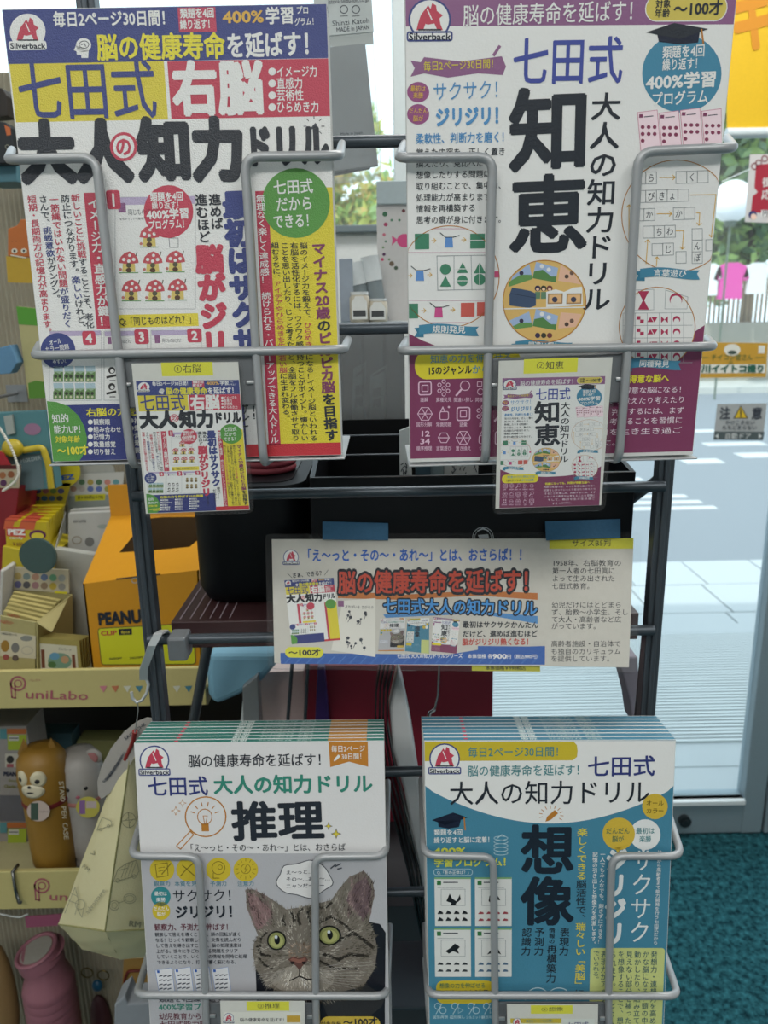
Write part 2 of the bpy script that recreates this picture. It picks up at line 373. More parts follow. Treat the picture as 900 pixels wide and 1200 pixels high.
g_ = m_.build('road_marking', mat('road_paint', 'c4c8c8', .7), road)
yk = y_r1; m_ = MB(); m_.box((-8, yk, gz-.1), (16, yk+1.2, gz+.1)); struct(m_, 'far_kerb', mat('pale_concrete', 'b8bab4', .9, scale=5))
yf = yk+1.2; zt = float(P(860, 378, yf)[2])
m_ = MB(); m_.box((-8, yf, gz-.1), (16, yf+.2, zt)); struct(m_, 'garden_wall', mat('weathered_concrete', '949286', .9, bump=.3, scale=4, var=.15))
# ================================================================== PRINT DESIGNS
def logo(c, x, y, r, ol='n', z=3, ring=True):
    c.ell(x, y, r*1.0, r, 'w', z, n=24)
    if ring: c.ell(x, y, r, r, ol, z+.3, n=24, ring=r*.09)
    c.rr(x-r*1.08, y+r*.55, x+r*1.08, y+r*1.02, r*.12, 'w', z+.6, ol if ring else None, r*.08)
    g = [(-.62, .5), (-.55, .2), (-.42, -.2), (-.2, -.5), (-.08, -.68), (.04, -.5), (.12, -.78), (.3, -.66), (.34, -.4), (.62, -.2), (.46, -.05), (.5, .2), (.62, .5), (.36, .5), (.22, .18), (-.08, .24), (-.2, .2), (-.3, .5)]
    c.poly([(x+a*r, y+b*r) for a, b in g], 'r', z+.8)
    c.line([(x-.1*r, y-.45*r), (x+.1*r, y)], r*.06, 'w', z+1)
    c.line([(x-.5*r, y+.48*r), (x+.5*r, y+.48*r)], r*.08, 'k', z+1)
    c.T('Silverback', x-r*.98, y+r*.79, x+r*.98, y+r*.79, r*.36, 'D', .03, z=z+2)
def house(c, x, y, h=14):
    f = h/14
    c.poly([(x-7*f, y), (x+7*f, y), (x+8*f, y+12*f), (x-8*f, y+12*f)], 'c3b064', 4)
    c.poly([(x-12*f, y+1*f), (x-10*f, y-6*f), (x-5*f, y-11*f), (x+1*f, y-13*f), (x+7*f, y-10*f), (x+11*f, y-4*f), (x+12*f, y+1*f), (x, y+3*f)], 'b04a52', 5)
    for a, b, q in ((-6, -3, 2.2), (1, -8, 2), (6, -3, 2.2), (0, -1, 2.1)): c.ell(x+a*f, y+b*f, q*f, c='w', z=6, n=8)
    c.ell(x, y+4*f, 3.2*f, c='4d4a38', z=6, n=8); c.ell(x, y+10*f, 3.6*f, 3*f, '4d3326', 6, n=8)
    c.line([(x-11*f, y+13*f), (x+11*f, y+13*f)], 1.2*f, '5b8a50', 6)
    c.ell(x-10*f, y+9*f, 2*f, c='b06a62', z=6, n=6); c.line([(x+9*f, y-8*f), (x+10*f, y-12*f)], 1.2*f, '4d4a38', 6)
def sheet(c, x0, y0, x1, y1, num=None, z=3):
    c.rect(x0, y0, x1, y1, 'w', z); c.line([(x0, y0), (x1, y0), (x1, y1), (x0, y1)], .5, 'G', z+.5, True)
    c.rect(x0+.5, y0+.5, x1-.5, y0+(y1-y0)*.05+1, 'a79bb8', z+.6)
def pencil(c, x, y, s, col, z=4):
    c.poly([(x-s, y+s), (x-s*.8, y+s*.3), (x+s*.4, y-s), (x+s, y-s*.4), (x-s*.3, y+s*.8)], col, z)
def head_icon(c, x, y, s, col='w'):
    c.ell(x, y-s*.25, s*.75, s*.7, col, 4, n=18)
    c.poly([(x-s*.75, y-s*.2), (x-s*.95, y+s*.25), (x-s*.7, y+s*.35), (x-s*.65, y+s*.7), (x-s*.25, y+s*.7), (x-s*.2, y+s*1.0), (x+s*.45, y+s*1.0), (x+s*.5, y+s*.3), (x, y)], col, 4)
    c.ell(x+.05*s, y-.3*s, s*.5, s*.4, 'd', 5, n=12, ring=s*.07); c.line([(x-.2*s, y-.3*s), (x+.1*s, y-.4*s), (x+.2*s, y-.15*s)], s*.08, 'd', 5)
def badge(c, t, x0, y0, x1, y1):
    c.rr(x0, y0, x1, y1, 3, 'r', 6); c.T(t, (x0+x1)/2-3.6, (y0+y1)/2, (x0+x1)/2+3.6, (y0+y1)/2, (y1-y0)*.78, 'w', .05, z=8)

def design1(c, done):
    c.rect(2, 11, 400, 533, 'w', .5)
    c.rect(2, 11, 386.5, 68, 'n', 1); c.rect(11, 75, 197, 140, 'Y', 1); c.rect(196, 72, 389, 136, 'r', 1)
    c.rect(62, 475, 290, 538, '2c3470', 1); c.rect(288, 521, 400.5, 533, 'b02a34', 2)
    c.rect(312, 221, 400.5, 521.5, 'c9bb34', 1)
    c.rect(98, 226, 131, 385, 'r', 1); c.rect(299, 224, 329, 522, 'a83048', 2)
    c.poly([(55, 470), (66, 471), (80, 476), (92, 487), (99, 500), (102, 513), (101, 525), (96, 536), (93, 541.5), (62, 541.5)], 'g', 3)
    c.ell(346.7, 238, 40, 41, 'g', 4); c.ell(197.5, 248, 29, 31, 'r', 6); c.ell(68, 411, 20.5, 21, 'n', 6)
    c.ell(145, 172, 16, 17, 'r', 8.5); c.ell(145, 172, 12.5, 13.5, 'w', 9)
    c.rect(208, 9, 254, 37, 'b04058', 2); c.rect(139, 369, 233, 382, 'cfc040', 2)
    done('colour_panel')
    logo(c, 32.5, 37, 21, ring=False)
    head_icon(c, 98, 56, 12)
    for x0, y0, x1, y1 in ((135, 231, 229, 362), (58, 388, 119, 469), (122, 388, 173, 469), (177, 387, 236, 469)): sheet(c, x0, y0, x1, y1)
    c.rect(138, 238, 148, 249, 'p', 5); c.T('同じものはどれ？', 150, 249, 192, 247, 6.5, 'd', 0); c.T('まちがっている絵を見つけましょう', 140, 257, 190, 255, 2.5, 'd', 0)
    c.line([(198, 279), (209, 279), (209, 290), (199, 290)], .6, 'd', 4, True)
    for x, y in ((175, 277), (151, 307), (179, 307), (205.5, 306), (154, 340), (181.5, 340), (208, 339)): house(c, x, y, 13.5)
    for i in range(3):
        c.rect((181, 126, 66)[i], (393, 395, 396)[i], (188, 131, 72)[i], (402, 403, 403)[i], 'p', 5)
    c.T('同じものはどれ？', 190, 399, 214, 399, 4.5, 'd', 0); c.T('同じものはどれ？', 132, 400, 156, 400, 4.5, 'd', 0)
    for i in range(8):
        x = 62.5+(i % 4)*12.6; y = 429+(i//4)*20; c.rect(x, y, x+11.6, y+18.5, '8ba38a', 5); c.rect(x, y, x+11.6, y+6, '9db3bd', 6)
        c.poly([(x, y+10), (x+3, y+7), (x+7, y+9), (x+11.6, y+6), (x+11.6, y+18.5), (x, y+18.5)], '5d7d4c', 6.5)
        for q in (3, 8): c.ell(x+q, y+12, 2, c='30362a', z=7, n=7); c.ell(x+q, y+16, 1.5, c='b9b89c', z=7, n=6)
    for i in range(6):
        x, y = 131+(i % 3)*14, 434+(i//3)*19; c.ell(x, y, 4.2, c='222222', z=5, n=9); c.ell(x+.5, y+1, 2.4, c='w', z=5.5, n=7); c.line([(x-5, y+8), (x+4, y+6)], 2.6, '222222', 5); c.line([(x-2, y+12), (x+4, y+12)], 1, '222222', 5)
        x, y = 192+(i % 3)*15, 415+(i//3)*24; c.ell(x, y, 4.4, c='8a7a50', z=5, n=9); c.ell(x, y+9, 5, 4, c='6a5a30', z=5, n=9)
    badge(c, '1', 124, 223, 142, 245); badge(c, '3', 157, 386, 175, 403); badge(c, '2', 219, 385, 237, 401); badge(c, '4', 96, 388, 113, 404)
    pencil(c, 368, 148, 4, 'd')
    for a in range(8): c.line([(368+9*math.cos(a*.785), 148+9*math.sin(a*.785)), (368+12*math.cos(a*.785), 148+12*math.sin(a*.785))], .9, 'd', 4)
    done('illustration')
    c.T('毎日2ページ30日間！', 62, 23, 203, 21, 15.5, 'w', .03); c.T('^O400%', 261, 20, 309, 19, 15.5, 'w', .03); c.T('学習', 311, 19, 345, 18, 17, 'w', .03)
    c.T('プロ', 347, 12, 362, 12, 8, 'w', .02); c.T('グラム！', 345, 26, 372, 25, 8, 'w', .02)
    c.T('類題を4回', 211, 16, 251, 15, 10, 'w', .03); c.T('繰り返す！', 211, 29, 251, 28, 10, 'w', .03)
    c.T('^y脳の健康寿命', 113, 56, 264, 54, 26, 'w', .035); c.T('を延ばす！', 265, 54, 376, 51, 25, 'w', .035)
    c.T('七田式', 20, 108, 184, 105, 60, 'n', .012); c.T('右脳', 202, 105, 309, 103, 53, 'w', .055)
    for i, t in enumerate(('イメージ力', '直感力', '芸術性', 'ひらめき力')):
        y = 84+i*13.9; c.ell(319, y, 4.6, c='w', z=6, n=12); c.T(t, 324, y, 324+(48, 31, 32, 50)[i], y-.5, 11.5, 'w', .02)
    c.T('大人', 22, 180, 154, 178, 62, 'k', .072); c.T('の', 135, 172, 155, 172, 20, 'r', .04, z=12); c.T('知力', 162, 177, 287, 176, 62, 'k', .072); c.T('ドリル', 286, 172, 385, 170, 41, 'k', .075)
    done('title_lettering')
    V = lambda t, xa, ya, xb, yb, sz, col='k', b=.015: c.T(t, xa, ya, xb, yb, sz, col, b, True, 8)
    V('イメージ力・直感力が鍵！', 109, 232, 123.5, 383, 12.5, 'w', .03)
    V('^r新しいことに挑戦^dすることこそ、老化', 88, 227, 106, 385, 9.4, 'n', .02)
    V('防止につながります。^n楽しい^dけれど、', 76, 228, 97, 388, 9.4, 'd', .02)
    V('^r一筋縄ではいかない問題^nが盛りだく', 63, 229, 80, 384, 9.4, 'n', .02)
    V('さんで、^n挑戦意欲^dがグングン。', 50, 229, 67, 354, 9.4, 'd', .02)
    V('短期・長期両方の記憶力が高まります。', 37, 229, 57, 393, 9.4, 'r', .02)
    V('進めば', 251, 227, 255, 269, 13, 'k', .03); V('進むほど', 235, 227, 240, 285, 13, 'k', .03)
    V('脳がジリジリ', 244.5, 287, 258, 482, 28, 'r', .075); V('最初はサクサク', 275.5, 224, 292, 446, 27, 'n', .075)
    V('だけど…', 284, 455, 288, 517, 11.5, 'k', .02); V('面白い！！', 298, 448, 301, 492, 10, 'k', .03); V('熱くなる！', 261, 486, 264, 520, 7, 'k', .03)
    V('無理なく楽しく達成感！　続けられる・パワーアップできる大人ドリル', 305, 228, 322, 520, 9.5, 'w', .015)
    V('^mマイナス<20>歳^kの^mピカピカ脳^kを目指す', 373, 284, 389, 517, 14.5, 'm', .045)
    V('脳のイメージ力を鍛えて、^rひらめき脳^kになる！イメージ脳といわれる', 355.5, 284, 368, 517, 8.6, 'k', .015)
    V('右脳を活性化するには、ワクワク感を持つことがポイント。懐かしい', 344.5, 284, 357.5, 517, 8.6, 'k', .015)
    V('ことを思い出したり、じっと考えたあと、全脳をフル稼働させて取り', 333.5, 284, 347, 517, 8.6, 'k', .015)
    V('組むうちに、^rアイデアやひらめきを生む若い脳^kに生まれ変わる。', 322, 284, 336, 493, 8.6, 'k', .015)
    H = lambda t, xa, ya, xb, yb, sz, col='w', b=.02, z=9: c.T(t, xa, ya, xb, yb, sz, col, b, False, z)
    H('類題を4回', 176, 231, 215, 230, 9.5, b=.03); H('繰り返す！', 178, 241, 214, 240, 8); H('400%学習', 172, 252, 222, 250, 11, b=.04); H('プログラム！', 174, 264, 221, 262, 9.5, b=.03)
    H('七田式', 320, 220, 367, 218, 15); H('だから', 323, 240, 367, 238, 15); H('できる！', 320, 260, 370, 258, 15)
    H('オール', 58, 402, 72, 399, 6); H('カラー問題', 53, 410, 81, 406, 6); H('だから解き', 54, 417, 82, 414, 6); H('やすい！', 62, 425, 80, 422, 6)
    H('Q:「同じものはどれ？」', 140, 377, 229, 374, 9.5, 'k', .01)
    H('知的', 61, 491, 81, 490, 10); H('能力UP！', 63, 503.5, 100, 502.5, 9.5); H('対象年齢', 65, 515, 94, 514.5, 7.5, 'y'); H('～100才', 67, 528.5, 104, 527, 11, 'y', .04)
    H('右脳の力を伸ばす15の問題', 101, 483.5, 246, 480, 9.5, 'y', .03)
    for i, row in enumerate((('観察眼', '推理力', '判断力'), ('組み合わせ', '集中力', '空間認識'), ('記憶力', '洞察力', '柔軟性'), ('数量感覚', '発想力', '図形感覚'), ('切り替え', '表現力', '想像力'))):
        for j, t in enumerate(row):
            x = 106+j*48; y = 494.5+i*8.7-j*1.6; c.ell(x, y, 3, c='w', z=6, n=9); H(t, x+3.5, y, x+3.5+len(t)*6.6, y, 6.6)
    done('body_lettering')

def ribbon(c, x0, y0, x1, y1, t, col='T', tc='w'):
    h = y1-y0; n = 10; q = h*.14
    c.poly([(x0-h*.5, y0+h*.3), (x0+h*.5, y0+h*.2), (x0+h*.5, y1+h*.3), (x0-h*.5, y1+h*.25), (x0-h*.2, y0+h*.75)], '35708a', 6)
    top = [(x0+(x1-x0)*i/n, y0+q*math.sin(i/n*math.pi*1.6)*-1.2) for i in range(n+1)]
    c.poly(top+[(x1-h*.3, (y0+y1)/2)]+[(x, y+h) for x, y in top[::-1]], col, 7)
    c.T(t, x0+(x1-x0)*.22, (y0+y1)/2-q*.5, x1-(x1-x0)*.22, (y0+y1)/2, h*.72, tc, .02, z=10)
def tri(c, x, y, s, col, z=6, f=1): c.poly([(x, y-s*f), (x+s, y+s*.9*f), (x-s, y+s*.9*f)], col, z)
def clipd(pts, cx, cy, rx, ry):    # keep a shape inside a round vignette
    return [(x, y) if ((x-cx)/rx)**2+((y-cy)/ry)**2 <= 1 else (cx+(x-cx)/math.hypot((x-cx)/rx, (y-cy)/ry), cy+(y-cy)/math.hypot((x-cx)/rx, (y-cy)/ry)) for x, y in pts]
def pot(c, x, y, col, s=1):
    c.poly([(x-4*s, y-6*s), (x+4*s, y-6*s), (x+5*s, y+6*s), (x-5*s, y+6*s)], col, 6); c.line([(x-10*s, y-11*s), (x-4*s, y-6*s), (x+5*s, y-6*s), (x+12*s, y-8*s)], .9, 'k', 7)
def design2(c, done):
    c.rect(475, -7, 812, 529.5, 'w', .5); c.rect(475, -7, 863, 28.5, 'p', 1)
    c.poly([(477.6, 391), (495, 399), (515, 407), (540, 413), (575, 418), (640, 421), (700, 418), (750, 411), (790, 400), (812, 390), (828, 381), (812, 529), (480.5, 538)], 'm', 1)
    c.rr(757, -6, 851, 25, 15, 'bfae52', 3, 'w', 1)
    c.poly([(481, 71), (493, 73), (497, 67), (540, 72), (588, 66), (593, 78), (589, 88), (560, 86), (525, 91), (497, 86), (481, 90), (486, 80)], 'p', 3)
    c.ell(490, 108, 13, 12, '8a4a78', 3); c.ell(490, 134, 13, 12, '8a4a78', 3)
    c.ell(799, 86, 46.5, 46, 'T', 3, n=40)
    c.rr(486, 412, 610, 442, 14, 'cfc234', 3)
    c.poly([(757, 38), (790, 27), (830, 34), (796, 46)], 'k', 6); c.poly([(770, 40), (820, 38), (818, 50), (795, 52), (772, 49)], 'D', 5); c.line([(822, 35), (824, 50)], 2, 'o', 7)
    done('colour_panel')
    logo(c, 503.5, 23, 25)
    c.line([(579, 64), (585, 55)], 3.5, 'p', 5)
    for i in range(4):
        x = 747+i*25; y = 132-i*1.2+(i % 2)*2; c.poly([(x, y), (x+23, y-3), (x+27, y+43), (x+4, y+46)], 'e0c8d0', 4+i*.3); c.line([(x, y), (x+23, y-3), (x+27, y+43), (x+4, y+46)], .7, 'b87a90', 4.1+i*.3, True)
        for j in range(7): c.ell(x+6+(j % 3)*7, y+17+(j//3)*8, 2.4, c='7a3550', z=6, n=7)
        c.rect(x+2, y+2, x+6, y+6, 'm', 6); c.line([(x+8, y+5), (x+18, y+4)], 1, 'd', 6)
    # sequence puzzle vignette
    c.ell(527, 324, 58.5, 60, 'o', 5, n=44, ring=1)
    for y in (268, 296, 352, 378): c.line([(527-58*math.sqrt(max(0, 1-((y-324)/60)**2)), y), (527+58*math.sqrt(max(0, 1-((y-324)/60)**2)), y)], .7, 'b98aa0', 4)
    c.rect(486, 274, 503, 292, '3f7a60', 5); c.rect(551, 274, 568, 281, '3f7a60', 5); c.rect(551, 282.5, 568, 291, '3f7a60', 5)
    pot(c, 526, 284, '5a86c0'); pot(c, 492, 323, '5a86c0'); pot(c, 514, 366, 'b84a80'); c.rect(478, 356, 490, 373, '3f7a60', 5); c.rect(540, 355, 556, 371, 'b8564e', 5); c.rect(559, 354, 573, 370, 'b8564e', 5)
    for x, y in ((506, 282), (541, 281), (478, 323), (501, 322), (494, 364), (528, 363)): c.arrow(x, y, x+5, y, .8, 'O', 5)
    c.line([(512, 300), (573, 299), (574, 339), (513, 340)], .8, 'G', 5, True); c.line([(532, 300), (532, 340)], .7, 'G', 5); c.line([(552, 300), (553, 340)], .7, 'G', 5)
    c.ell(522, 315.5, 6.3, c='3f7a60', z=6); tri(c, 522, 330, 6.5, '3f7a60'); tri(c, 542, 314, 6.5, '3f7a60'); c.ell(542, 329, 6.3, c='3f7a60', z=6); tri(c, 562, 314, 7, '3f7a60'); c.ell(562, 327.5, 6.6, c='3f7a60', z=6)
    c.line([(534, 315), (550, 315)], .9, 'w', 8); c.line([(535, 329), (549, 329)], .9, 'w', 8); c.line([(562, 306), (562, 335)], .9, 'w', 8); c.rect(579, 318, 585, 325, 'b84a70', 5)
    # holiday snapshots vignette
    c.ell(638, 353, 48.5, 48, 'c9a765', 4, n=44); c.ell(638, 353, 49, 48.5, 'o', 8, n=44, ring=1)
    q = lambda *p: c.poly(clipd(p, 638, 353, 47.5, 47.2), *z_)
    for dy in (0, 56):
        for pts, col, zz in (([(596, 320), (620, 309), (624, 326), (596, 336)], '93a8c8', 5), ([(596, 330), (610, 322), (623, 322), (624, 327), (597, 336)], '5f8a4e', 5.4),
                             ([(628, 306), (654, 314), (651, 330), (624, 325)], '93a8c8', 5), ([(626, 318), (636, 316), (646, 324), (652, 324), (651, 331), (624, 326)], '4f7a46', 5.4),
                             ([(657, 310), (682, 312), (682, 333), (654, 329)], 'd0a890', 5)):
            z_ = (col, zz); q(*[(x, y+dy) for x, y in pts])
        for x, y, col in ((611, 320, '38304a'), (635, 312, 'w'), (643, 316, 'w'), (664, 324, '4a3a34'), (670, 320, '6a5248'), (676, 326, '3a3230')):
            if ((x-638)/46)**2+((y+dy-353)/46)**2 < 1: c.ell(x, y+dy, 2.6, c=col, z=6, n=8)
    for x, col in ((630, '38304a'), (637, '3a3a30'), (644, '6a3a3a')): c.ell(x, 338, 3.6, c=col, z=6.5, n=9); c.ell(x, 339, 2, c='d9b898', z=6.8, n=7); c.rect(x-3, 342, x+3, 350, '5a7a60', 6.5)
    c.poly([(597, 345), (600, 337), (612, 339), (622, 341), (628, 344), (628, 358), (620, 361), (597, 358)], '3c4c66', 7); c.line([(599, 344), (627, 349)], .7, '26324a', 8)
    c.poly([(640, 342), (651, 339), (661, 342), (672, 337), (682, 336), (683, 357), (662, 359), (640, 360)], 'w', 7)
    for x in (642, 664): c.rect(x, 344, x+17, 356, '9a7a58', 7.5); c.rect(x+1.5, 345.5, x+15.5, 354.5, 'd0a878', 8); c.ell(x+8, 351, 3.4, c='3a3a50', z=8.5, n=8)
    c.line([(591, 362), (685, 360)], 1.4, 'w', 8)
    for x, col in ((630, '38304a'), (637, '3a3a30'), (644, '6a3a3a')): c.ell(x, 393, 3.2, c=col, z=6.5, n=9)
    # word chain vignette
    c.ell(793, 253, 65, 66, 'o', 5, n=48, ring=1)
    def cells(x, y, t, w=12.6, h=14, v=False):
        for i, ch in enumerate(t):
            a, b = (x, y+i*h) if v else (x+i*w, y-i*.4)
            c.line([(a, b), (a+w, b-.3), (a+w, b+h-.3), (a, b+h)], .7, 'G', 5, True)
            if ch != ' ': c.T(ch, a+2, b+h/2, a+w-2, b+h/2, 8.6, 'd', 0)
    cells(744, 202, ' ら'); cells(792, 201, ' く '); cells(744, 223.5, ' びきょ '); cells(742, 245, ' か'); cells(789, 243.5, 'か '); cells(753.5, 265, ' ちわ'); cells(764, 285.5, ' じ')
    cells(811, 268, ' んぽ', 12, 13.6, True); cells(792, 295, ' ', 12, 13.6, True); cells(827, 281, ' ', 8, 13)
    for a in ((773, 208, 791, 208), (770, 250.5, 787, 250.5), (737, 285, 737, 240), (757, 309, 759, 281), (769, 312, 770, 301)): c.arrow(*a, .9, 'O', 5)
    for pts in ([(809, 228.5), (839, 228), (833.5, 278)], [(816, 249.5), (820, 249.5), (819, 264)], [(792, 270.5), (801, 270.5), (799.5, 292)]): c.line(pts[:2], .9, 'O', 5); c.arrow(*pts[1], *pts[2], .9, 'O', 5)
    # same-shape vignette
    c.ell(770, 383, 45, 47, 'w', 3, n=44); c.ell(770, 383, 45, 47, 'o', 5, n=44, ring=1)
    for x in range(6): c.line([(730+x*14.2, 367), (730+x*14.2, 424)], .6, 'G', 4)
    for y in range(5): c.line([(731, 367+y*14.6), (811, 366.5+y*14.6)], .6, 'G', 4)
    c.line([(742, 340), (766, 339), (766, 363), (742, 364)], .6, 'G', 4, True); c.line([(780, 340), (806, 348), (805, 362), (779, 362)], .6, 'G', 4, True)
    mm = 'a03050'
    tri(c, 754, 347, 6.5, mm, f=-1); tri(c, 754, 357, 6.5, mm); c.ell(792, 351, 7.5, c=mm, z=6); c.ell(792, 353, 6.5, c='w', z=7)
    for i in range(5):
        for j in range(4):
            x = 736+i*14.2; y = 374.5+j*14.4; k = (i*3+j*5) % 5
            if ((x-770)/43)**2+((y-383)/45)**2 > 1: continue
            if k == 0: c.ell(x, y, 4.3, c=mm, z=6, n=12)
            elif k == 1: tri(c, x-2.4, y, 3.6, mm, f=.9); tri(c, x+2.4, y, 3.6, mm, f=-.9)
            elif k == 2: c.ell(x, y, 4.3, c=mm, z=6, n=12); c.ell(x, y+1.8, 3.2, c='w', z=7, n=10)
            elif k == 3: c.rect(x-4, y-4, x, y, mm, 6); c.rect(x, y, x+4, y+4, mm, 6)
            else: c.poly([(x-4, y-4), (x, y), (x+4, y-4), (x+4, y+4), (x, y), (x-4, y+4)], mm, 6)
    ribbon(c, 491, 381, 561, 392, '規則発見'); ribbon(c, 604, 400, 671, 410, '間違い探し'); ribbon(c, 750, 315, 820, 326, '言葉遊び'); ribbon(c, 735, 421, 798, 432, '同種発見')
    # icons
    for j, y in enumerate((455, 485, 513)):
        for i, x in enumerate((498, 520, 543, 566, 588)):
            k = (i+j*5) % 7; W = 'd0b0c4'
            if j == 2 and i == 0: c.T('12', 492, 508, 504, 508, 8, W, .03); c.T('34', 492, 517, 504, 517, 8, W, .03)
            elif k == 0: c.rr(x-8, y-8, x+8, y+8, 3, None, 5, W, 1.4); c.rr(x-4, y-4, x+4, y+4, 1, None, 5, W, 1)
            elif k == 1:
                for a, b in ((0, -6), (-5, -2), (5, -2), (0, 2), (-5, 5), (5, 5), (0, 9)): c.ell(x+a, y+b-2, 2.6, c=W, z=5, n=8, ring=.9)
            elif k == 2: c.ell(x+2, y-3, 6, c=W, z=5, n=16, ring=1); c.line([(x-3, y+2), (x-8, y+8)], 2.2, W, 5)
            elif k == 3: c.rr(x-7, y-8, x-1, y-2, .5, None, 5, W, .9); c.ell(x-3, y+4, 4, c=W, z=5, n=10, ring=.9); c.line([(x+1, y-4), (x+7, y+2)], .9, W, 5)
            elif k == 4: c.line([(x-6, y), (x+6, y)], 1, W, 5); c.ell(x, y, 7, c=W, z=5, n=6, ring=1)
            elif k == 5:
                c.ell(x, y, 9, c=W, z=5, n=6, ring=.9)
                for a in (0, 60, 120): c.line([(x-8*math.cos(math.radians(a)), y-8*math.sin(math.radians(a))), (x+8*math.cos(math.radians(a)), y+8*math.sin(math.radians(a)))], .8, W, 5)
            else: c.rr(x-5, y-3, x+6, y+7, 2.5, None, 5, W, 1); c.line([(x-4, y-2), (x-1, y-8), (x+1, y-3)], 1, W, 5); c.ell(x+6, y-8, 1.4, c=W, z=5, n=6)
    done('illustration')
    H = lambda t, xa, ya, xb, yb, sz, col='k', b=.015, z=9: c.T(t, xa, ya, xb, yb, sz, col, b, False, z)
    H('脳の健康寿命を延ばす！', 542, 19, 754, 12.5, 20.5, 'w', .01); H('対象', 768, 5, 786, 4, 8.5, 'k', .02); H('年齢', 767, 16, 785, 15, 8.5, 'k', .02); H('～100才', 789, 11, 847, 9, 14, 'k', .035)
    c.T('七田式', 600, 73, 731, 71, 46, '3a4690', .016); c.T('知恵', 645, 102, 642, 300, 84, 'k', .035, True, 7); c.T('大人の知力ドリル', 711, 108, 698, 366, 31, 'k', .02, True, 7)
    done('title_lettering')
    H('毎日2ページ30日間！', 496, 78, 584, 74.5, 9.5, 'Y', .01); H('最初は', 481, 104, 499, 104, 6, 'O'); H('楽勝', 484, 112, 496, 112, 6, 'O'); H('だんだん', 479, 130, 501, 130, 6, 'O'); H('脳が', 484, 139, 496, 139, 6, 'O')
    H('サクサク！', 507, 108, 595, 104.5, 19, 'b', 0); H('ジリジリ！', 510, 138, 595, 135, 19, 'b', .05)
    H('柔軟性、判断力を磨く！', 487, 163, 597, 160.5, 10.5, 'b', .025)
    for i, t in enumerate(('覚えた内容を、正しく置き', '換えたり、見比べたり、', '想像したりする問題に', '取り組むことで、集中力、', '処理能力が高まります。', '情報を再構築する', '思考の癖が身に付きます。')):
        y = 178.5+i*13.2; H(t, 487.5, y+.4, 487.5+8.75*len(t), y-1, 8, 'k', .008)
    H('類題を4回', 776, 62, 826, 59, 12, 'w', .02); H('繰り返す！', 776, 76.5, 823, 74, 11.5, 'w', .02); H('400%学習', 757, 97, 840, 92.5, 15.5, 'w', .035); H('プログラム', 763, 117, 830, 113, 13.5, 'w', .02)
    H('知恵の力を伸ばせる', 504, 421, 600, 418.5, 9, '5a8aa0', .01); H('15のジャンル', 501, 434.5, 553, 433, 9.5, 'k', .03); H('から出題', 553, 433, 595, 432, 9.5, '5a8aa0', .02)
    for j, (y, ts) in enumerate(((468.5, ('謎解', '異種発見', '間違い探し', '同種発見', '規則発見')), (497.5, ('図形分解', '常識問題', '語彙', '座標', '計算')), (525.5, ('順序推理', '言葉遊び', '置き換え', '切断', '展開')))):
        for x, t in zip((497, 520, 543, 566, 588), ts): H(t, x-2.3*len(t), y, x+2.3*len(t), y-.3, 5, 'd0b0c4', .008)
    H('何歳になっても、判断が得意な脳へ', 633, 448, 784, 443, 8.5, 'y', .035)
    for t, xa, xb, y in (('判断力を磨けば、もっと得意な脳になる！', 628, 804, 457), ('知恵をしぼってじっくり覚えたり考えたり', 628, 803, 469), ('することを楽しみ、判断するには、まず', 630, 802, 481.5), ('いろいろな角度から考えることを習慣に', 628, 800, 493), ('そして、毎日を生き生き過ご', 640, 799, 505), ('すきっかけに。', 655, 727, 519)):
        H(t, xa, y+3.5, xb, y-1, 7.4, 'e0d0da', .004)
    done('body_lettering')

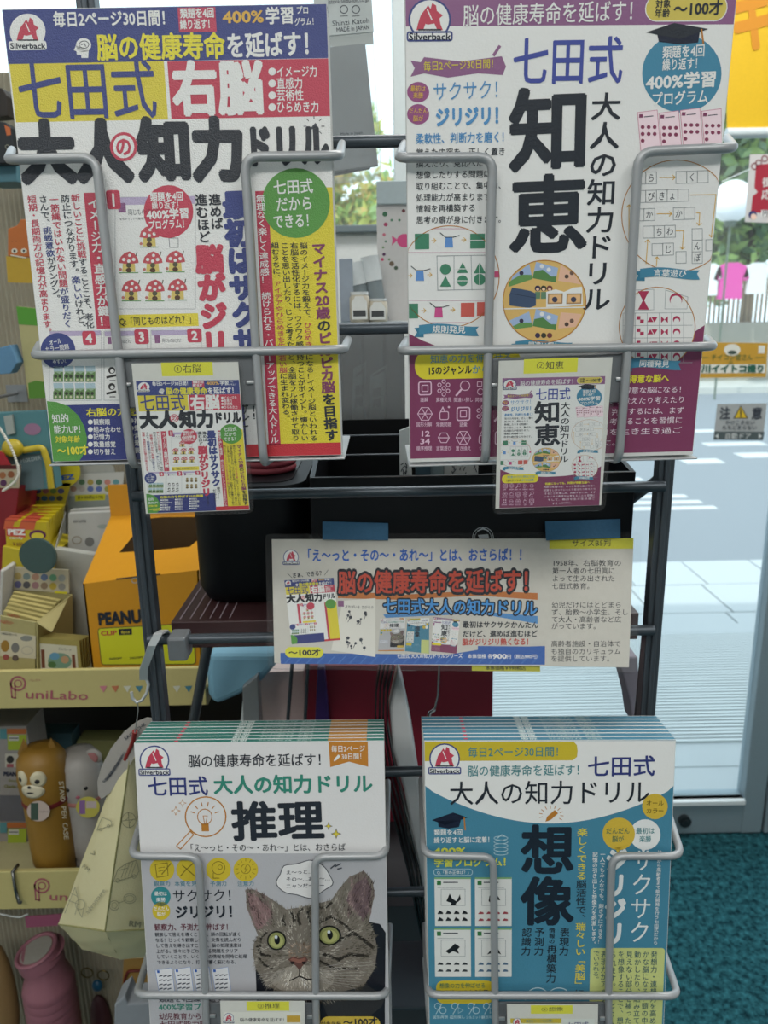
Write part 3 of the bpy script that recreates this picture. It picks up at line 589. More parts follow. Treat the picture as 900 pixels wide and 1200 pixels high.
def design3(c, done):
    c.rect(157, 871, 456, 1003, 'c9c9ca', .5); c.poly([(164, 1000), (452, 1000), (460, 1292), (180, 1292)], 'a2a3a8', .8)
    c.poly([(385, 869), (431, 869), (431.5, 898.5), (409, 892.5), (387, 899)], 'b0742c', 3)
    for x in (190, 221, 256, 288): c.ell(x, 1019, 14.5, 14, 'b9a52e', 3)
    c.ell(188.5, 1050.5, 11.5, c='t', z=3); c.ell(189, 1067.5, 10.5, c='b9a52e', z=3)
    c.rr(375, 1191, 446, 1215, 10, 'b9a040', 4); c.poly([(180, 1240), (452, 1236), (460, 1290), (184, 1294)], 'b0742c', 2)
    done('colour_panel')
    logo(c, 181, 891, 17.5)
    c.ell(241, 957, 24.5, 24, 'o', 4, ring=1.5); c.ell(240, 957, 9, 9.5, 'o', 5, ring=1, n=20); c.rect(236, 965, 245, 974, 'o', 5); c.line([(240, 966), (238, 956), (243, 956), (241, 966)], .8, 'o', 5)
    for a in range(200, 350, 28): c.line([(240+13*math.cos(math.radians(a)), 957+13*math.sin(math.radians(a))), (240+17*math.cos(math.radians(a)), 957+17*math.sin(math.radians(a)))], 1.1, 'o', 5)
    c.line([(223, 974), (207, 991), (211.5, 995), (227, 978)], 1.2, 'o', 5, True)
    for x, y, q, col in ((206, 950, 6, 'o'), (214, 941, 5, 'o'), (385, 968, 5, 'Y'), (394, 977, 6.5, 'Y')):
        st = [(x, y-q), (x+q*.25, y-q*.25), (x+q, y), (x+q*.25, y+q*.25), (x, y+q), (x-q*.25, y+q*.25), (x-q, y), (x-q*.25, y-q*.25)]
        c.poly(st, 'd' if col == 'Y' else col, 4); c.poly([((a-x)*.7+x, (b-y)*.7+y) for a, b in st], col if col == 'Y' else 'w', 4.5)
    pencil(c, 395, 888, 4, 'w', 5)
    ic = '7a6c20'
    c.line([(182, 1013), (196, 1011), (197, 1026), (184, 1028)], 1, ic, 5, True); c.line([(186, 1017), (193, 1016)], .8, ic, 5); c.line([(186, 1021), (191, 1020)], .8, ic, 5); c.line([(190, 1024), (200, 1012)], 1.4, ic, 5)
    c.line([(212, 1026), (218, 1019), (226, 1012), (231, 1010)], 1.2, ic, 5); c.line([(214, 1014), (222, 1021), (229, 1027)], 1.2, ic, 5)
    c.ell(256, 1017, 8, c=ic, z=5, n=18, ring=.9); c.ell(258, 1016, 3, c=ic, z=5, n=10, ring=.8); c.line([(250, 1023), (250, 1029), (257, 1029)], .9, ic, 5)
    c.ell(288, 1018, 6, c=ic, z=5, n=16, ring=.8)
    for a in range(0, 360, 30): c.line([(288+9*math.cos(math.radians(a)), 1018+9*math.sin(math.radians(a))), (288+12*math.cos(math.radians(a)), 1018+12*math.sin(math.radians(a)))], .7, ic, 5)
    c.line([(289, 1014), (287, 1018), (290, 1018), (287, 1022)], .8, ic, 5)
    for i in range(4):
        x = 182+i*22; y = 1134-(i == 0)*-1; c.poly([(x, y+2), (x+19, y-1), (x+23, y+28), (x+5, y+30)], 'c6c8cc', 4+.3*i); c.line([(x, y+2), (x+19, y-1), (x+23, y+28), (x+5, y+30)], .5, '6a86b8', 4.1+.3*i, True)
        c.rect(x+2, y+2, x+5, y+5, 'B', 5.5)
        for r_ in range(4):
            for k in range(3): c.line([(x+5+k*5, y+9+r_*5), (x+8+k*5, y+8+r_*5)], 1.3, '2a3140', 5.5)
    done('illustration')
    # the tabby cat portrait
    q = lambda pts: [(270+x/4.737, 1000+y/4.737) for x, y in pts]
    L = lambda pts, w, col, z=12: c.line(q(pts), w/4.737, col, z)
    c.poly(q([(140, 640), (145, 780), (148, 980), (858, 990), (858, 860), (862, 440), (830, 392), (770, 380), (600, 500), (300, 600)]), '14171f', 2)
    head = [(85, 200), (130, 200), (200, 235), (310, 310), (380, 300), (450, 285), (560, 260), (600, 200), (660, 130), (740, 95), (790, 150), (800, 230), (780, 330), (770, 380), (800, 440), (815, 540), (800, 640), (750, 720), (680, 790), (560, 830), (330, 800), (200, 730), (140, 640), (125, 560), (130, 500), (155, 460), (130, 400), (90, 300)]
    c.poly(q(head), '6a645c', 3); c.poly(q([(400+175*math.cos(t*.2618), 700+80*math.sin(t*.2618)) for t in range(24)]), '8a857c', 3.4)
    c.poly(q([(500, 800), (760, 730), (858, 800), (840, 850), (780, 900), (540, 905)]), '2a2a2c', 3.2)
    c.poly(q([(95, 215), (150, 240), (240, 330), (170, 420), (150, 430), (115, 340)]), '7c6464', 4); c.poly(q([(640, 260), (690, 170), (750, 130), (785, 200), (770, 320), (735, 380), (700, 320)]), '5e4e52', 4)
    def inside(x, y):
        k = False
        for i in range(len(head)):
            (a, b), (e, f) = head[i-1], head[i]
            if (b > y) != (f > y) and x < (e-a)*(y-b)/(f-b)+a: k = not k
        return k
    cnt = 0
    while cnt < 3600:
        x, y = R.uniform(80, 820), R.uniform(95, 830)
        if not inside(x, y): continue
        cnt += 1
        if (x-257)**2+(y-483)**2 < 58**2 or ((x-552)/68)**2+((y-455)/58)**2 < 1: continue
        dx, dy = x-385, y-560; d = math.hypot(dx, dy)+1; a = math.atan2(dy, dx)
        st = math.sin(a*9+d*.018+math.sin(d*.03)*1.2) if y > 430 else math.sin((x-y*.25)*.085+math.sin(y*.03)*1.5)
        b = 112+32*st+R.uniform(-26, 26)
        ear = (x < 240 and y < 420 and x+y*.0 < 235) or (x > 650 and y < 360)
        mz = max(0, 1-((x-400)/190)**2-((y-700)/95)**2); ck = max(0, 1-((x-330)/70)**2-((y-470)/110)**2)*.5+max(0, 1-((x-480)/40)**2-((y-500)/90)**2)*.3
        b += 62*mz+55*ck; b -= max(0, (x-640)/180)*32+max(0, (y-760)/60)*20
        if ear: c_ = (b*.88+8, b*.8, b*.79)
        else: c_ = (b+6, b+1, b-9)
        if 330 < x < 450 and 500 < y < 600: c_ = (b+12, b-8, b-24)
        c_ = tuple(max(14, min(205, v)) for v in c_); l = R.uniform(10, 26); dx, dy = dx/d, dy/d
        if y < 380: dx, dy = dx*.5, -1
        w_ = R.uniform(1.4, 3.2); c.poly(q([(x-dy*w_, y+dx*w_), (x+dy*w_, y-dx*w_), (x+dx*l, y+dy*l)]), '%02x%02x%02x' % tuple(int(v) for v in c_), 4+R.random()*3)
    for pts, w_ in (([(340, 400), (355, 370), (340, 330)], 9), ([(385, 390), (370, 350), (395, 310)], 10), ([(440, 380), (430, 330), (445, 300)], 9), ([(300, 395), (290, 370), (300, 350)], 10), ([(500, 380), (560, 350), (640, 400), (700, 460)], 10), ([(610, 480), (680, 440), (740, 480), (790, 520)], 12), ([(520, 560), (600, 590), (660, 560), (760, 570)], 11), ([(500, 600), (580, 640), (700, 640)], 8), ([(150, 520), (175, 560), (215, 570)], 9), ([(160, 580), (190, 620), (240, 640)], 8), ([(200, 440), (170, 470), (165, 520)], 7), ([(560, 275), (530, 300), (500, 300)], 8)):
        L(pts, w_*1.7, '2e2a26', 3.6+R.random()*.2); L(pts, w_*.5, '26231f', 5.2)
    for x, y, rx, ry in ((257, 483, 54, 54), (550, 455, 66, 56)):
        e = lambda r1, r2, col, z, dx=0, dy=0, n=24: c.poly(q([(x+dx+r1*math.cos(t*2*math.pi/n), y+dy+r2*math.sin(t*2*math.pi/n)) for t in range(n)]), col, z)
        e(rx, ry, '121210', 9); e(rx*.84, ry*.84, '7e8250', 9.5); e(rx*.66, ry*.62, '9a9c64', 10, 0, 4); e(16, 25, '0c0d10', 10.5, 3, -4, 16); e(9, 10, 'b8c0c8', 11, -3, -20, 10)
    c.poly(q([(318, 588), (345, 572), (380, 580), (418, 572), (432, 590), (400, 625), (384, 648), (362, 622)]), '5a3d38', 9); c.poly(q([(330, 590), (345, 578), (380, 588), (415, 578), (420, 590), (385, 610)]), '7a5248', 9.5)
    for x in (345, 408): c.poly(q([(x-12, 600), (x+12, 600), (x+6, 614), (x-6, 614)]), '191214', 10)
    L([(384, 645), (384, 680), (330, 705)], 6, '1e1a1a', 10); L([(384, 680), (430, 700), (470, 695)], 8, '1e1a1a', 10)
    for i in range(9): L([(450+i*6, 640+i*9), (620+i*8, 610+i*17), (790-i*12, 600+i*19)], 1.8, '9a9894', 11)
    for i in range(7): L([(310-i*3, 650+i*7), (230-i*4, 660+i*12), (150+i*8, 670+i*15)], 1.8, '908e8a', 11)
    done('cat_portrait')
    bl = [(357+32*math.cos(t)*(1+.07*math.sin(5*t)), 1030+21*math.sin(t)*(1+.1*math.cos(5*t))) for t in [i*2*math.pi/40 for i in range(40)]]
    c.poly(bl, 'c9c9ca', 13); c.line(bl, .9, 'd', 14, True); c.ell(372, 1053, 2.4, c='w', z=13, n=10); c.ell(372, 1053, 2.4, c='d', z=14, n=10, ring=.5)
    for t, y in (('え～っと…', 1022), ('その～…あれ～…', 1030), ('ニャンだっけー', 1038)): c.T(t, 335, y, 335+len(t)*6.5, y-1, 5, 'd', .02, z=16)
    for a in ((388, 1017, 393, 1013), (393, 1015, 399, 1012), (396, 1018, 400, 1017)): c.line([a[:2], a[2:]], 1.6, 'd', 14)
    done('speech_bubble')
    H = lambda t, xa, ya, xb, yb, sz, col='k', b=.015, z=9: c.T(t, xa, ya, xb, yb, sz, col, b, False, z)
    H('脳の健康寿命を延ばす！', 220, 892, 386, 890, 14.5, 'k', .012); H('七田式', 173, 922, 244, 921, 22, '2c356e', .02); H('大人の知力ドリル', 250, 920, 437, 918, 21, '2f7a6a', .035); H('推理', 271, 963, 380, 961, 44, 'k', .035)
    H('「え～っと・その～・あれ～」とは、おさらば', 218, 993.5, 405, 992.5, 9, 'k', .006); H('毎日2ページ', 388, 877.5, 428, 877, 7.5, 'w', .015); H('30日間！', 400, 886.5, 428, 886, 7.5, 'w', .015)
    done('title_lettering')
    for x, t in ((190, '観察力'), (221, '本質を見る'), (256, '予測力'), (288, '注意力')): H(t, x-3.3*len(t), 1035.5, x+3.3*len(t), 1035, 6, '4a7a8a', .01)
    H('最初は', 181, 1047, 196, 1047, 5, 'w'); H('楽勝', 183, 1054, 194, 1054, 5, 'w'); H('だんだん', 180, 1064.5, 198, 1064.5, 5, 'w'); H('脳が', 184, 1071, 194, 1071, 5, 'w')
    H('サクサク！', 202, 1050, 281, 1049, 15, 'k', 0); H('ジリジリ！', 205, 1069, 282, 1068, 15, 'k', .045); H('観察力、予測力を伸ばす！', 181, 1086.5, 272, 1086, 8, '5a2634', .02)
    for i, t in enumerate(('観察して答えを導くことで、頭の回転が速く', 'なる！じっくり観察したり、文章を読んだり', 'して答えを導き出すことで、脳の処理速度は', '上がる。徐々に手ごわくなる問題をクリア', 'していくことで、いくつもの情報を同時に処理', 'できるようになり、打てば響く脳になる。')):
        H(t, 181.5+i*.5, 1095+i*6.5, 181.5+i*.5+5.05*len(t), 1094.5+i*6.5, 4.9, 'k', .01)
    H('類題を4回繰り返す', 186, 1170.5, 262, 1170, 8, 'k', .01); H('400%学習プログラム', 186, 1180, 275, 1179, 8.5, '2f7a6a', .025); H('幼児教育から高齢者', 186, 1191, 262, 1190.5, 8, '5a2634', .01); H('七田式能力開発の', 187, 1200, 262, 1199.5, 8, '5a2634', .01)
    H('対象年齢', 376, 1200, 400, 1200, 6.5, 'k', .01); H('～100才', 402, 1198, 443, 1197, 11, 'k', .03)
    done('body_lettering')

def design4(c, done):
    tb = '3f7890'
    c.rect(497, 868, 800, 1300, tb, .5)
    arc = [(497+295*t, 921+44*math.sin(math.pi*min(1, max(0, t)))**.85) for t in [i/30 for i in range(31)]]
    c.poly([(497, 868)]+arc+[(792, 868)], 'w', 1)
    c.poly([(497, 869), (672, 869), (676, 873), (677, 880), (676, 887), (671, 891), (497.5, 892)], 'b9a62e', 2)
    c.ell(767.5, 945, 15, c='bda23a', z=3); c.ell(756, 978, 18, c='cfd2d2', z=3); c.ell(725, 977, 19, c='bda23a', z=4)
    tri(c, 724, 996, 4, 'bda23a', 4, -1); tri(c, 754, 996, 4, 'cfd2d2', 4, -1)
    c.rr(692, 1111, 773, 1262, 4, 'b3bb78', 2); c.rr(511, 1149, 579, 1176, 9, 'b9a62e', 2)
    c.poly([(506, 961), (531, 952), (548, 958), (522, 967)], 'D', 4); c.poly([(513, 962), (540, 961), (538, 969), (526, 971), (514, 969)], 'D', 4); c.line([(544, 959), (545, 972)], 1.6, 'o', 5)
    c.poly([(497, 1255), (790, 1240), (790, 1300), (497, 1300)], 'b9a62e', 1.5)
    done('colour_panel')
    logo(c, 521, 889, 18)
    c.poly([(639, 963), (641, 957), (650, 949), (654, 953), (645, 961)], 'o', 4)
    for a in range(-30, 220, 25): c.line([(646+11*math.cos(math.radians(a)), 955-8*math.sin(math.radians(a))), (646+14*math.cos(math.radians(a)), 955-11*math.sin(math.radians(a)))], .8, 'o', 4)
    for i in range(4):
        x, y = 509+(i % 2)*47.5, 1028+(i//2)*59.5
        c.rect(x, y, x+43, y+57, 'c8cac8', 3); c.rect(x, y, x+43, y+2, '6f9a6a', 3.5); c.rect(x+3, y+4, x+8, y+9, '2f6a3a', 4); c.line([(x+11, y+6), (x+27, y+6)], 1.3, 'd', 4); c.line([(x+4, y+12), (x+34, y+12)], .6, 'G', 4)
        c.line([(x+8, y+14), (x+36, y+14), (x+36, y+33), (x+8, y+33)], .6, 'G', 4, True)
        s = [[(-8, 4), (-4, -5), (-1, 1), (4, 4), (8, -4), (9, 2), (3, 7), (4, 9), (-3, 9), (-2, 6)], [(-5, -2), (0, -6), (5, -2), (8, 3), (2, 2), (-3, 6), (-6, 4)], [(-9, 3), (-3, -1), (2, -6), (8, -2), (5, 1), (7, 6), (0, 3), (-5, 6)], [(-8, 7), (-2, 0), (1, -6), (6, 2), (9, 7), (2, 4)]][i]
        c.poly([(x+22+a, y+24+b) for a, b in s], '161a1e', 5)
        for k in range(8):
            a, b = x+7+(k % 4)*9.5, y+41+(k//4)*8; col = ('1c2024', '8a3a44', '2e3338', '46607a')[i]
            c.poly([(a-3.4, b+2), (a-1, b-(2.5 if i == 0 else 1)), (a+3, b), (a+3.4, b+2)], col, 5)
    for i in range(5): c.ell(587, 982+i*4.4, 8.5, 2.6, 'a9c0c8', 4, n=18, ring=.7)
    c.line([(583, 982), (588, 978), (592, 980)], .8, 'a9c0c8', 4)
    c.rr(508, 1018, 554, 1026, 4, None, 3, 'a9c0c8', .7)
    for x in (630, 655): c.ell(x, 1172, 15, 15, 'a9c0c8', 3, ring=1.1, a0=180, a1=360, n=16)
    W = 'a9c0c8'
    for k, x in enumerate((516, 536, 555, 573)):
        c.ell(x-3, 1179, 4, c=W, z=4, n=12, ring=.8); c.ell(x+3, 1184, 4.2, c=W, z=4, n=3 if k % 2 else 12, ring=.8); c.line([(x-5, 1188), (x+2, 1176)], .8, W, 4)
        c.T(('図形再現', '図形探し', 'シルエット', '観点移動')[k], x-9, 1192, x+9, 1191.7, 4, W, .01)
    done('illustration')
    H = lambda t, xa, ya, xb, yb, sz, col='k', b=.015, z=9: c.T(t, xa, ya, xb, yb, sz, col, b, False, z)
    V = lambda t, xa, ya, xb, yb, sz, col='k', b=.015: c.T(t, xa, ya, xb, yb, sz, col, b, True, 8)
    H('毎日2ページ30日間！', 548, 881.5, 662, 880.5, 12, '3f7a80', .012); H('脳の健康寿命を延ばす！', 548, 903.5, 687, 902, 13, '3f7a80', .012); H('七田式', 688, 898.5, 768, 897.5, 24, '2c356e', .02); H('大人の知力ドリル', 526, 930, 762, 928, 28, 'k', .008)
    V('想像', 642, 966, 641, 1086, 56, '16202c', .035)
    done('title_lettering')
    H('オール', 757, 941, 778, 941, 6.5, '5a5020'); H('カラー', 757, 950, 778, 950, 6.5, '5a5020'); H('だんだん', 710, 973.5, 738, 973.5, 7.5, '3f6a50'); H('脳が', 717, 983, 731, 983, 7.5, '3f6a50'); H('最初は', 745, 973.5, 767, 973.5, 7.5, '3f7a80'); H('楽勝', 749, 983, 763, 983, 7.5, '3f7a80')
    H('類題を4回', 508.5, 975.5, 542, 975, 7, 'w', .015); H('繰り返すと脳に定着！', 508.5, 984.5, 578, 983.5, 7.2, 'w', .015); H('400%', 508, 997.5, 546, 997, 11, 'bfc24a', .04); H('学習プログラム！', 508.5, 1010.5, 600, 1009.5, 11, 'bfc24a', .04)
    H('Q.「影の正体は？」', 512, 1022.3, 552, 1022, 4.6, 'w', .01)
    V('^Y楽しくできる^k脳活性で、^Y瑞々しい「美脳」^kに', 682.5, 970, 679, 1168, 11, 'Y', .015)
    V('一人でもみんなでも、飽きずにできる！', 706.5, 998, 703, 1106, 5.6, 'w', .01); V('記憶の引き出しと想像力を刺激します。', 697.5, 998, 695.5, 1109, 5.6, 'w', .01); V('幼児から高齢者まで能力開発を行う七田式だから', 773, 996, 768, 1107, 5, 'w', .008)
    V('ジリジリ', 723, 994, 719, 1108, 23, 'cdd2d3', .06); V('サクサク', 754, 994, 749, 1106, 23, 'cdd2d3', 0)
    V('認識力', 617.5, 1087, 616, 1120, 10.5); V('予測力', 632.5, 1087, 631, 1120, 10.5); V('情報の', 647, 1087, 646.5, 1106, 6.5); V('再構築力', 647, 1106, 645.5, 1152, 10.8); V('表現力', 662, 1087, 660.5, 1120, 10.5)
    for i, t in enumerate(('発想力・連想力を高めて、感性豊', 'かな脳になる！頭の中で、図形を', '動かしたり、組み立て直したり、', '見えない部分を補ったりして答え', 'を想像することで、想像力が鍛え', 'られます。そしてイメージして')):
        V(t, 766.5-i*9.6, 1114, 764-i*9.6, 1242, 7, '3a5a60', .008)
    V('表現力がアップして、若々しい脳', 708, 1114, 706, 1242, 7, '3a5a60', .008); V('でいられる。', 699, 1114, 698, 1150, 7, '3a5a60', .008)
    H('想像の力を伸ばせる', 515, 1155, 569, 1154.5, 6.6, '3f6a50', .01); H('15のジャンルから出題', 515, 1163, 572, 1162.5, 6.6, 'k', .02)
    done('body_lettering')
# ================================================================== BOOKS
white_card = mat('cover_board', 'cfd0cf', .5); paper_edge = mat('page_paper', 'bdbcb6', .8, bump=.3, scale=1500)
def make_book(cv, design, t, Hf, spine_col, label, group, inkm, spine_text, n, ordinals, sticker=None):
    W = cv.W; root = empty('drill_book', label, 'book', group)
    def slab(mb, u0, v0, u1, v1, l0, l1, c=None):
        mb.hexa(list(cv.X([(u0, v0), (u1, v0), (u1, v1), (u0, v1)], l0))+list(cv.X([(u0, v0), (u1, v0), (u1, v1), (u0, v1)], l1)), c)
    m = MB(); slab(m, 0, 0, W, Hf, 0, -.0006); slab(m, 0, 0, W, Hf, -t+.0009, -t+.0003); cover = m.build('cover', white_card, root)
    m = MB(); slab(m, 0, 0, W, .0006, -.0006, -t+.0009); spine = m.build('spine', mat('spine_'+spine_col, spine_col, .45), root)
    m = MB(); slab(m, .0012, .0006, W-.0012, Hf-.0012, -.0006, -t+.0009); m.build('page_block', paper_edge, root)
    c4 = cv.X([(W, 0), (0, 0)], 0); ex = (c4[1]-c4[0])/np.linalg.norm(c4[1]-c4[0])
    fl = Flat(c4[0]-cv.n*.0006, ex, -cv.n); z0 = t-.0015
    sc = W/.182
    if sticker: fl.rect(sticker[0], 0, sticker[1], z0, sticker[2], 1)
    fl.T('七田式', .052, z0/2, .064, z0/2, .0030, '9fb4b0', .01, z=3); fl.T('大人の知力ドリル', .067, z0/2, .092, z0/2, .0032, '9fb4b0', .01, z=3); fl.T(spine_text, .100, z0/2, .112, z0/2, .0036, 'b4c2c0', .02, z=3)
    fl.ell(.152, z0/2, .0016, .0012, 'r', 3, 10)
    fl.part('spine_lettering', INK_COVER, spine)
    kids = list(root.children)
    for k in range(1, n):
        r = root.copy(); COL.objects.link(r); r.location = Vector(-cv.n*t*k); r['label'] = ordinals(k)
        for ch in kids:
            q = ch.copy(); COL.objects.link(q); q.parent = r
            for g_ in ch.children: h_ = g_.copy(); COL.objects.link(h_); h_.parent = q
    def done(name): cv.part(name, inkm, cover, None, None)
    design(cv, done); return root
ordn = ['', 'second', 'third', 'fourth', 'fifth', 'sixth', 'seventh']
cv1 = page([(2, 11), (383, 4), (400.5, 533), (62, 541)], (.430, .430, .4846), .182, .257)
cv2 = page([(474.5, -8), (864, -10), (812, 529), (480.5, 538)], (.422, .422, .494), .182, .257)
def lowpage(q, za, zb):
    h = float(np.linalg.norm(D(*q[0], za)-D(*q[3], zb))); return page(q, (za, za, zb), .182, h)
cv3 = lowpage([(157, 871), (450, 868), (456, 1200), (176, 1200)], .559, .583)
cv4 = lowpage([(497, 868), (792, 867), (778, 1200), (503, 1200)], .557, .5935)
make_book(cv1, design1, .0060, .257, '343f78', 'white drill book with navy, yellow and red header in the upper left pocket', 'right-brain drill books', INK_SPARK, '右脳', 3, lambda k: f'{ordn[k]} copy from the front behind the navy and yellow headed book')
make_book(cv2, design2, .0060, .259, '7c4a80', 'white and purple drill book with tall black title in the upper right pocket', 'wisdom drill books', INK_COVER, '知恵', 2, lambda k: 'spare copy hidden right behind the white and purple drill book')
make_book(cv3, design3, .0060, .257, '2b6f66', 'front drill book with tabby cat photo and magnifier in the lower left pocket', 'green-spined cat drill books', INK_COVER, '推理', 7, lambda k: f'{ordn[k]} green-spined copy behind the cat drill book, only its top edge showing', (.0127, .041, 'a07032'))
make_book(cv4, design4, .0060, .257, '3f7890', 'front blue drill book with white arched header in the lower right pocket', 'blue-spined drill books', INK_COVER, '想像', 7, lambda k: f'{ordn[k]} blue-spined copy behind the blue drill book, only its top edge showing')

# ================================================================== RACK AND POCKETS
steel_d = mat('slate_painted_steel', '4a5158', .38, .5, var=.04); wire_m = mat('silver_painted_wire', '9fa2a5', .38, .3, var=.03); plate_m = mat('grey_label_plate', '6f7377', .45, .3)
YR = .566
rack = empty('display_rack', 'slate grey steel wire rack holding the four book pockets', 'rack')
xl = float(P(176, 716, .578)[0]); xr = float(P(767.5, 690, .578)[0])
for x in (xl, xr):
    m = MB(); m.box((x-.0062, .572, 0), (x+.0062, .584, 1.80)); m.box((x-.0022, .5695, 0), (x+.0022, .572, 1.80)); m.build('post', steel_d, rack, .0015)
for (px_, py_) in ((430, 166), (430, 385), (520, 575), (260, 748), (472, 904), (472, 1045)):
    z = float(P(px_, py_, YR)[2]); m = MB(); m.tube([(xl, YR, z), (xr-.003, YR, z)], .0042, 12); m.build('rail', steel_d, rack)
z = float(P(472, 1178, YR)[2]); m = MB(); m.box((xl, YR-.006, z), (xr, YR+.07, z+.004)); m.build('lower_tray', steel_d, rack, .001); ztray = z+.004
z748 = float(P(260, 748, YR)[2]); a = P(209, 756, YR-.01)
m = MB(); m.box((a[0]-.0085, YR-.012, z748-.014), (a[0]+.0065, YR+.008, z748+.006)); m.build('rail_clamp', plate_m, rack, .002)
p0 = P(775, 560, .58); m = MB(); m.tube([(xr, .584, p0[2]+.0), (xr-.012, .65, p0[2]-.045)], .004, 10); m.build('brace', steel_d, rack)

def wire(root, name, pts, r=.0028, fr=.009): m = MB(); m.tube(fillet(pts, fr), r, 10); return m.build(name, wire_m, root)
def pocket(cv, label, A, B, ring, plate, tabs, backs, lift=.0065, tray_v=.2605, low=None):
    root = empty('wire_pocket', label, 'book pocket', 'wire book pockets on the rack')
    ba, bb, bc, bd_ = [P(*p, YR) for p in backs]
    for pts, b0 in ((A, ba), (B, bb)):
        q = [cv.px(x, y, lift) for x, y in pts]; e = q[-1]
        if low: 
            dv = (q[-1]-q[-2]); dv /= np.linalg.norm(dv); e = cv.X([(cv.uv(pts[-1])[0][0], tray_v)], lift)[0]; q[-1] = e
        wire(root, 'upright_wire', [b0]+q+[np.array([e[0], e[1]+.05, e[2]-.004])])
    q = [cv.px(x, y, lift+.0008) for x, y in ring]; wire(root, 'lower_ring', [bc]+q+[bd_])
    m = MB(); f = [cv.px(x, y, lift-.0028) for x, y in plate]; m.prism(f, cv.n*.0012); m.build('label_plate', plate_m, root, .0006)
    for x, y in tabs:
        m = MB(); m.prism([cv.px(x+a, y+b, lift-.0016) for a, b in ((-6, -2.5), (6, -2.8), (6, 1.5), (-6, 1.8))], cv.n*.0016); m.build('clip_tab', mat('bright_clip', 'b9bbbd', .3, .6), root, .0006)
    W = cv.W; v0 = tray_v-.0022; m = MB()
    f = list(cv.X([(-.001, v0), (W+.002, v0), (W+.002, v0+.0012), (-.001, v0+.0012)], .0035)); bkk = [np.array([p[0], YR-.004, p[2]]) for p in f]; m.hexa(f+bkk); m.build('tray', mat('pale_tray', 'a8abad', .4, .3), root, .0004)
    return root
pocket(cv1, 'upper left silver wire pocket around the navy-headed book', [(10, 187), (113, 184.5), (117, 226), (138, 409), (155, 546)], [(398, 182.5), (286, 184), (290, 230), (300, 410), (309, 543)], [(41, 416.5), (403, 409.5)], [(137, 420), (305, 416), (306, 474), (143, 478)], [(148, 451), (295, 448.5)], [(14, 176), (401, 168), (46, 404), (408, 398)])
pocket(cv2, 'upper right silver wire pocket around the purple-headed book', [(467, 185), (578, 184), (576, 230), (572, 410), (569, 540)], [(860, 173), (748, 178), (744, 250), (736, 404), (725, 540)], [(470, 411), (836, 406)], [(571, 420), (739, 414), (733, 471), (574, 476)], [(577, 451.5), (727, 444.5)], [(474, 168), (852, 162), (477, 398), (828, 396)], tray_v=.2625)
pocket(cv3, 'lower left silver wire pocket around the cat drill books', [(153, 1003), (232, 1003.5), (234, 1030), (241, 1166), (241, 1167)], [(452, 1003), (369, 1004), (369.5, 1030), (370, 1166), (370, 1167)], [(160, 1166), (453, 1167)], [(241, 1174), (375, 1174), (376, 1240), (246, 1240)], [(247, 1190), (366, 1191)], [(178, 922), (454, 916), (180, 1098), (457, 1085)], low=True)
pocket(cv4, 'lower right silver wire pocket around the blue drill books', [(497, 1002), (578, 1004), (578.5, 1030), (580, 1166), (580, 1167)], [(799, 1003), (718, 1003), (716, 1030), (713, 1166), (713, 1167)], [(502, 1166), (795, 1167)], [(581, 1173), (715, 1173), (712, 1240), (584, 1240)], [(586, 1193), (708, 1193)], [(494, 914), (770, 912), (498, 1084), (766, 1082)], low=True)

# ================================================================== PRICE CARDS
def film(cv, root, quad, lift, th=.0008):
    m = MB(); f = [cv.px(x, y, lift) for x, y in quad]
    out = fillet(f+[f[0], f[1]], .005, 4)[1:-1]; out = out[:20]
    m.prism(out, cv.n*th); return m.build('laminate', FILM, root)
def price_card(base, lift, quad, lam, label, title, trect, cover=None, extra=None, tt=None):
    cv = Canvas(quad, [base.px(*quad[0], lift), base.px(*quad[1], lift), base.px(*quad[3], lift)], .07, .1); cv.step = 2e-5
    root = empty('price_card', label, 'price card', 'laminated price cards')
    m = MB(); f = corners(cv); m.prism(f, -cv.n*.0003); m.build('paper', mat('white_paper', 'd6d6d0', .7), root)
    cv.rect(*trect, 'cbc93a', 1); x0, y0, x1, y1 = trect; t_ = tt or (x0+(x1-x0)*.24, x1-(x1-x0)*.22); cv.T(title, t_[0], (y0+y1)/2, t_[1], (y0+y1)/2-.6, (y1-y0)*.62, 'k', .002, z=3)
    cv.part('number_sticker', INK_PAPER, root)
    if cover:
        big, cq, des, hh = cover
        mc = Canvas(cq, [cv.px(*cq[0], .0001), cv.px(*cq[1], .0001), cv.px(*cq[3], .0001)], .182, .257, src=big.src, srcWH=(.182, hh)); mc.step = 1.2e-5
        des(mc, lambda n: None); mc.part('printed_cover', INK_PAPER, root)
    if extra: extra(cv); cv.part('printed_cover', INK_PAPER, root)
    film(cv, root, lam, .0006); return cv
price_card(cv1, .0105, [(154, 426), (279, 424), (292.5, 597.5), (171, 602)], [(150, 421), (284, 419), (298, 601), (168, 606)], 'laminated price card numbered one under the navy-headed book', '①右脳', (188.5, 425, 250, 440), (cv1, [(159, 446.5), (280, 445), (292.3, 597), (173, 601.5)], design1, .257), tt=(203, 236))
price_card(cv2, .0105, [(584.6, 423), (718, 418.5), (704.5, 592), (580.7, 596)], [(579, 419), (723, 414), (709, 598), (577, 602)], 'laminated price card numbered two under the purple-headed book', '②知恵', (614, 421, 676.5, 436), (cv2, [(588.7, 443), (709.5, 440.5), (702.5, 592), (585, 595.5)], design2, .257), tt=(628, 661))
def ex3(c): c.rect(262, 1186, 353, 1240, 'cfcfc8', .4); logo(c, 268, 1193, 6); c.T('脳の健康寿命を延ばす！', 281, 1195, 336, 1195, 5, 'k', .01); c.rect(336, 1190, 352, 1198, 'b9952e', 2); c.T('七田式 大人の知力ドリル', 266, 1205, 350, 1204, 7, 'n', .01)
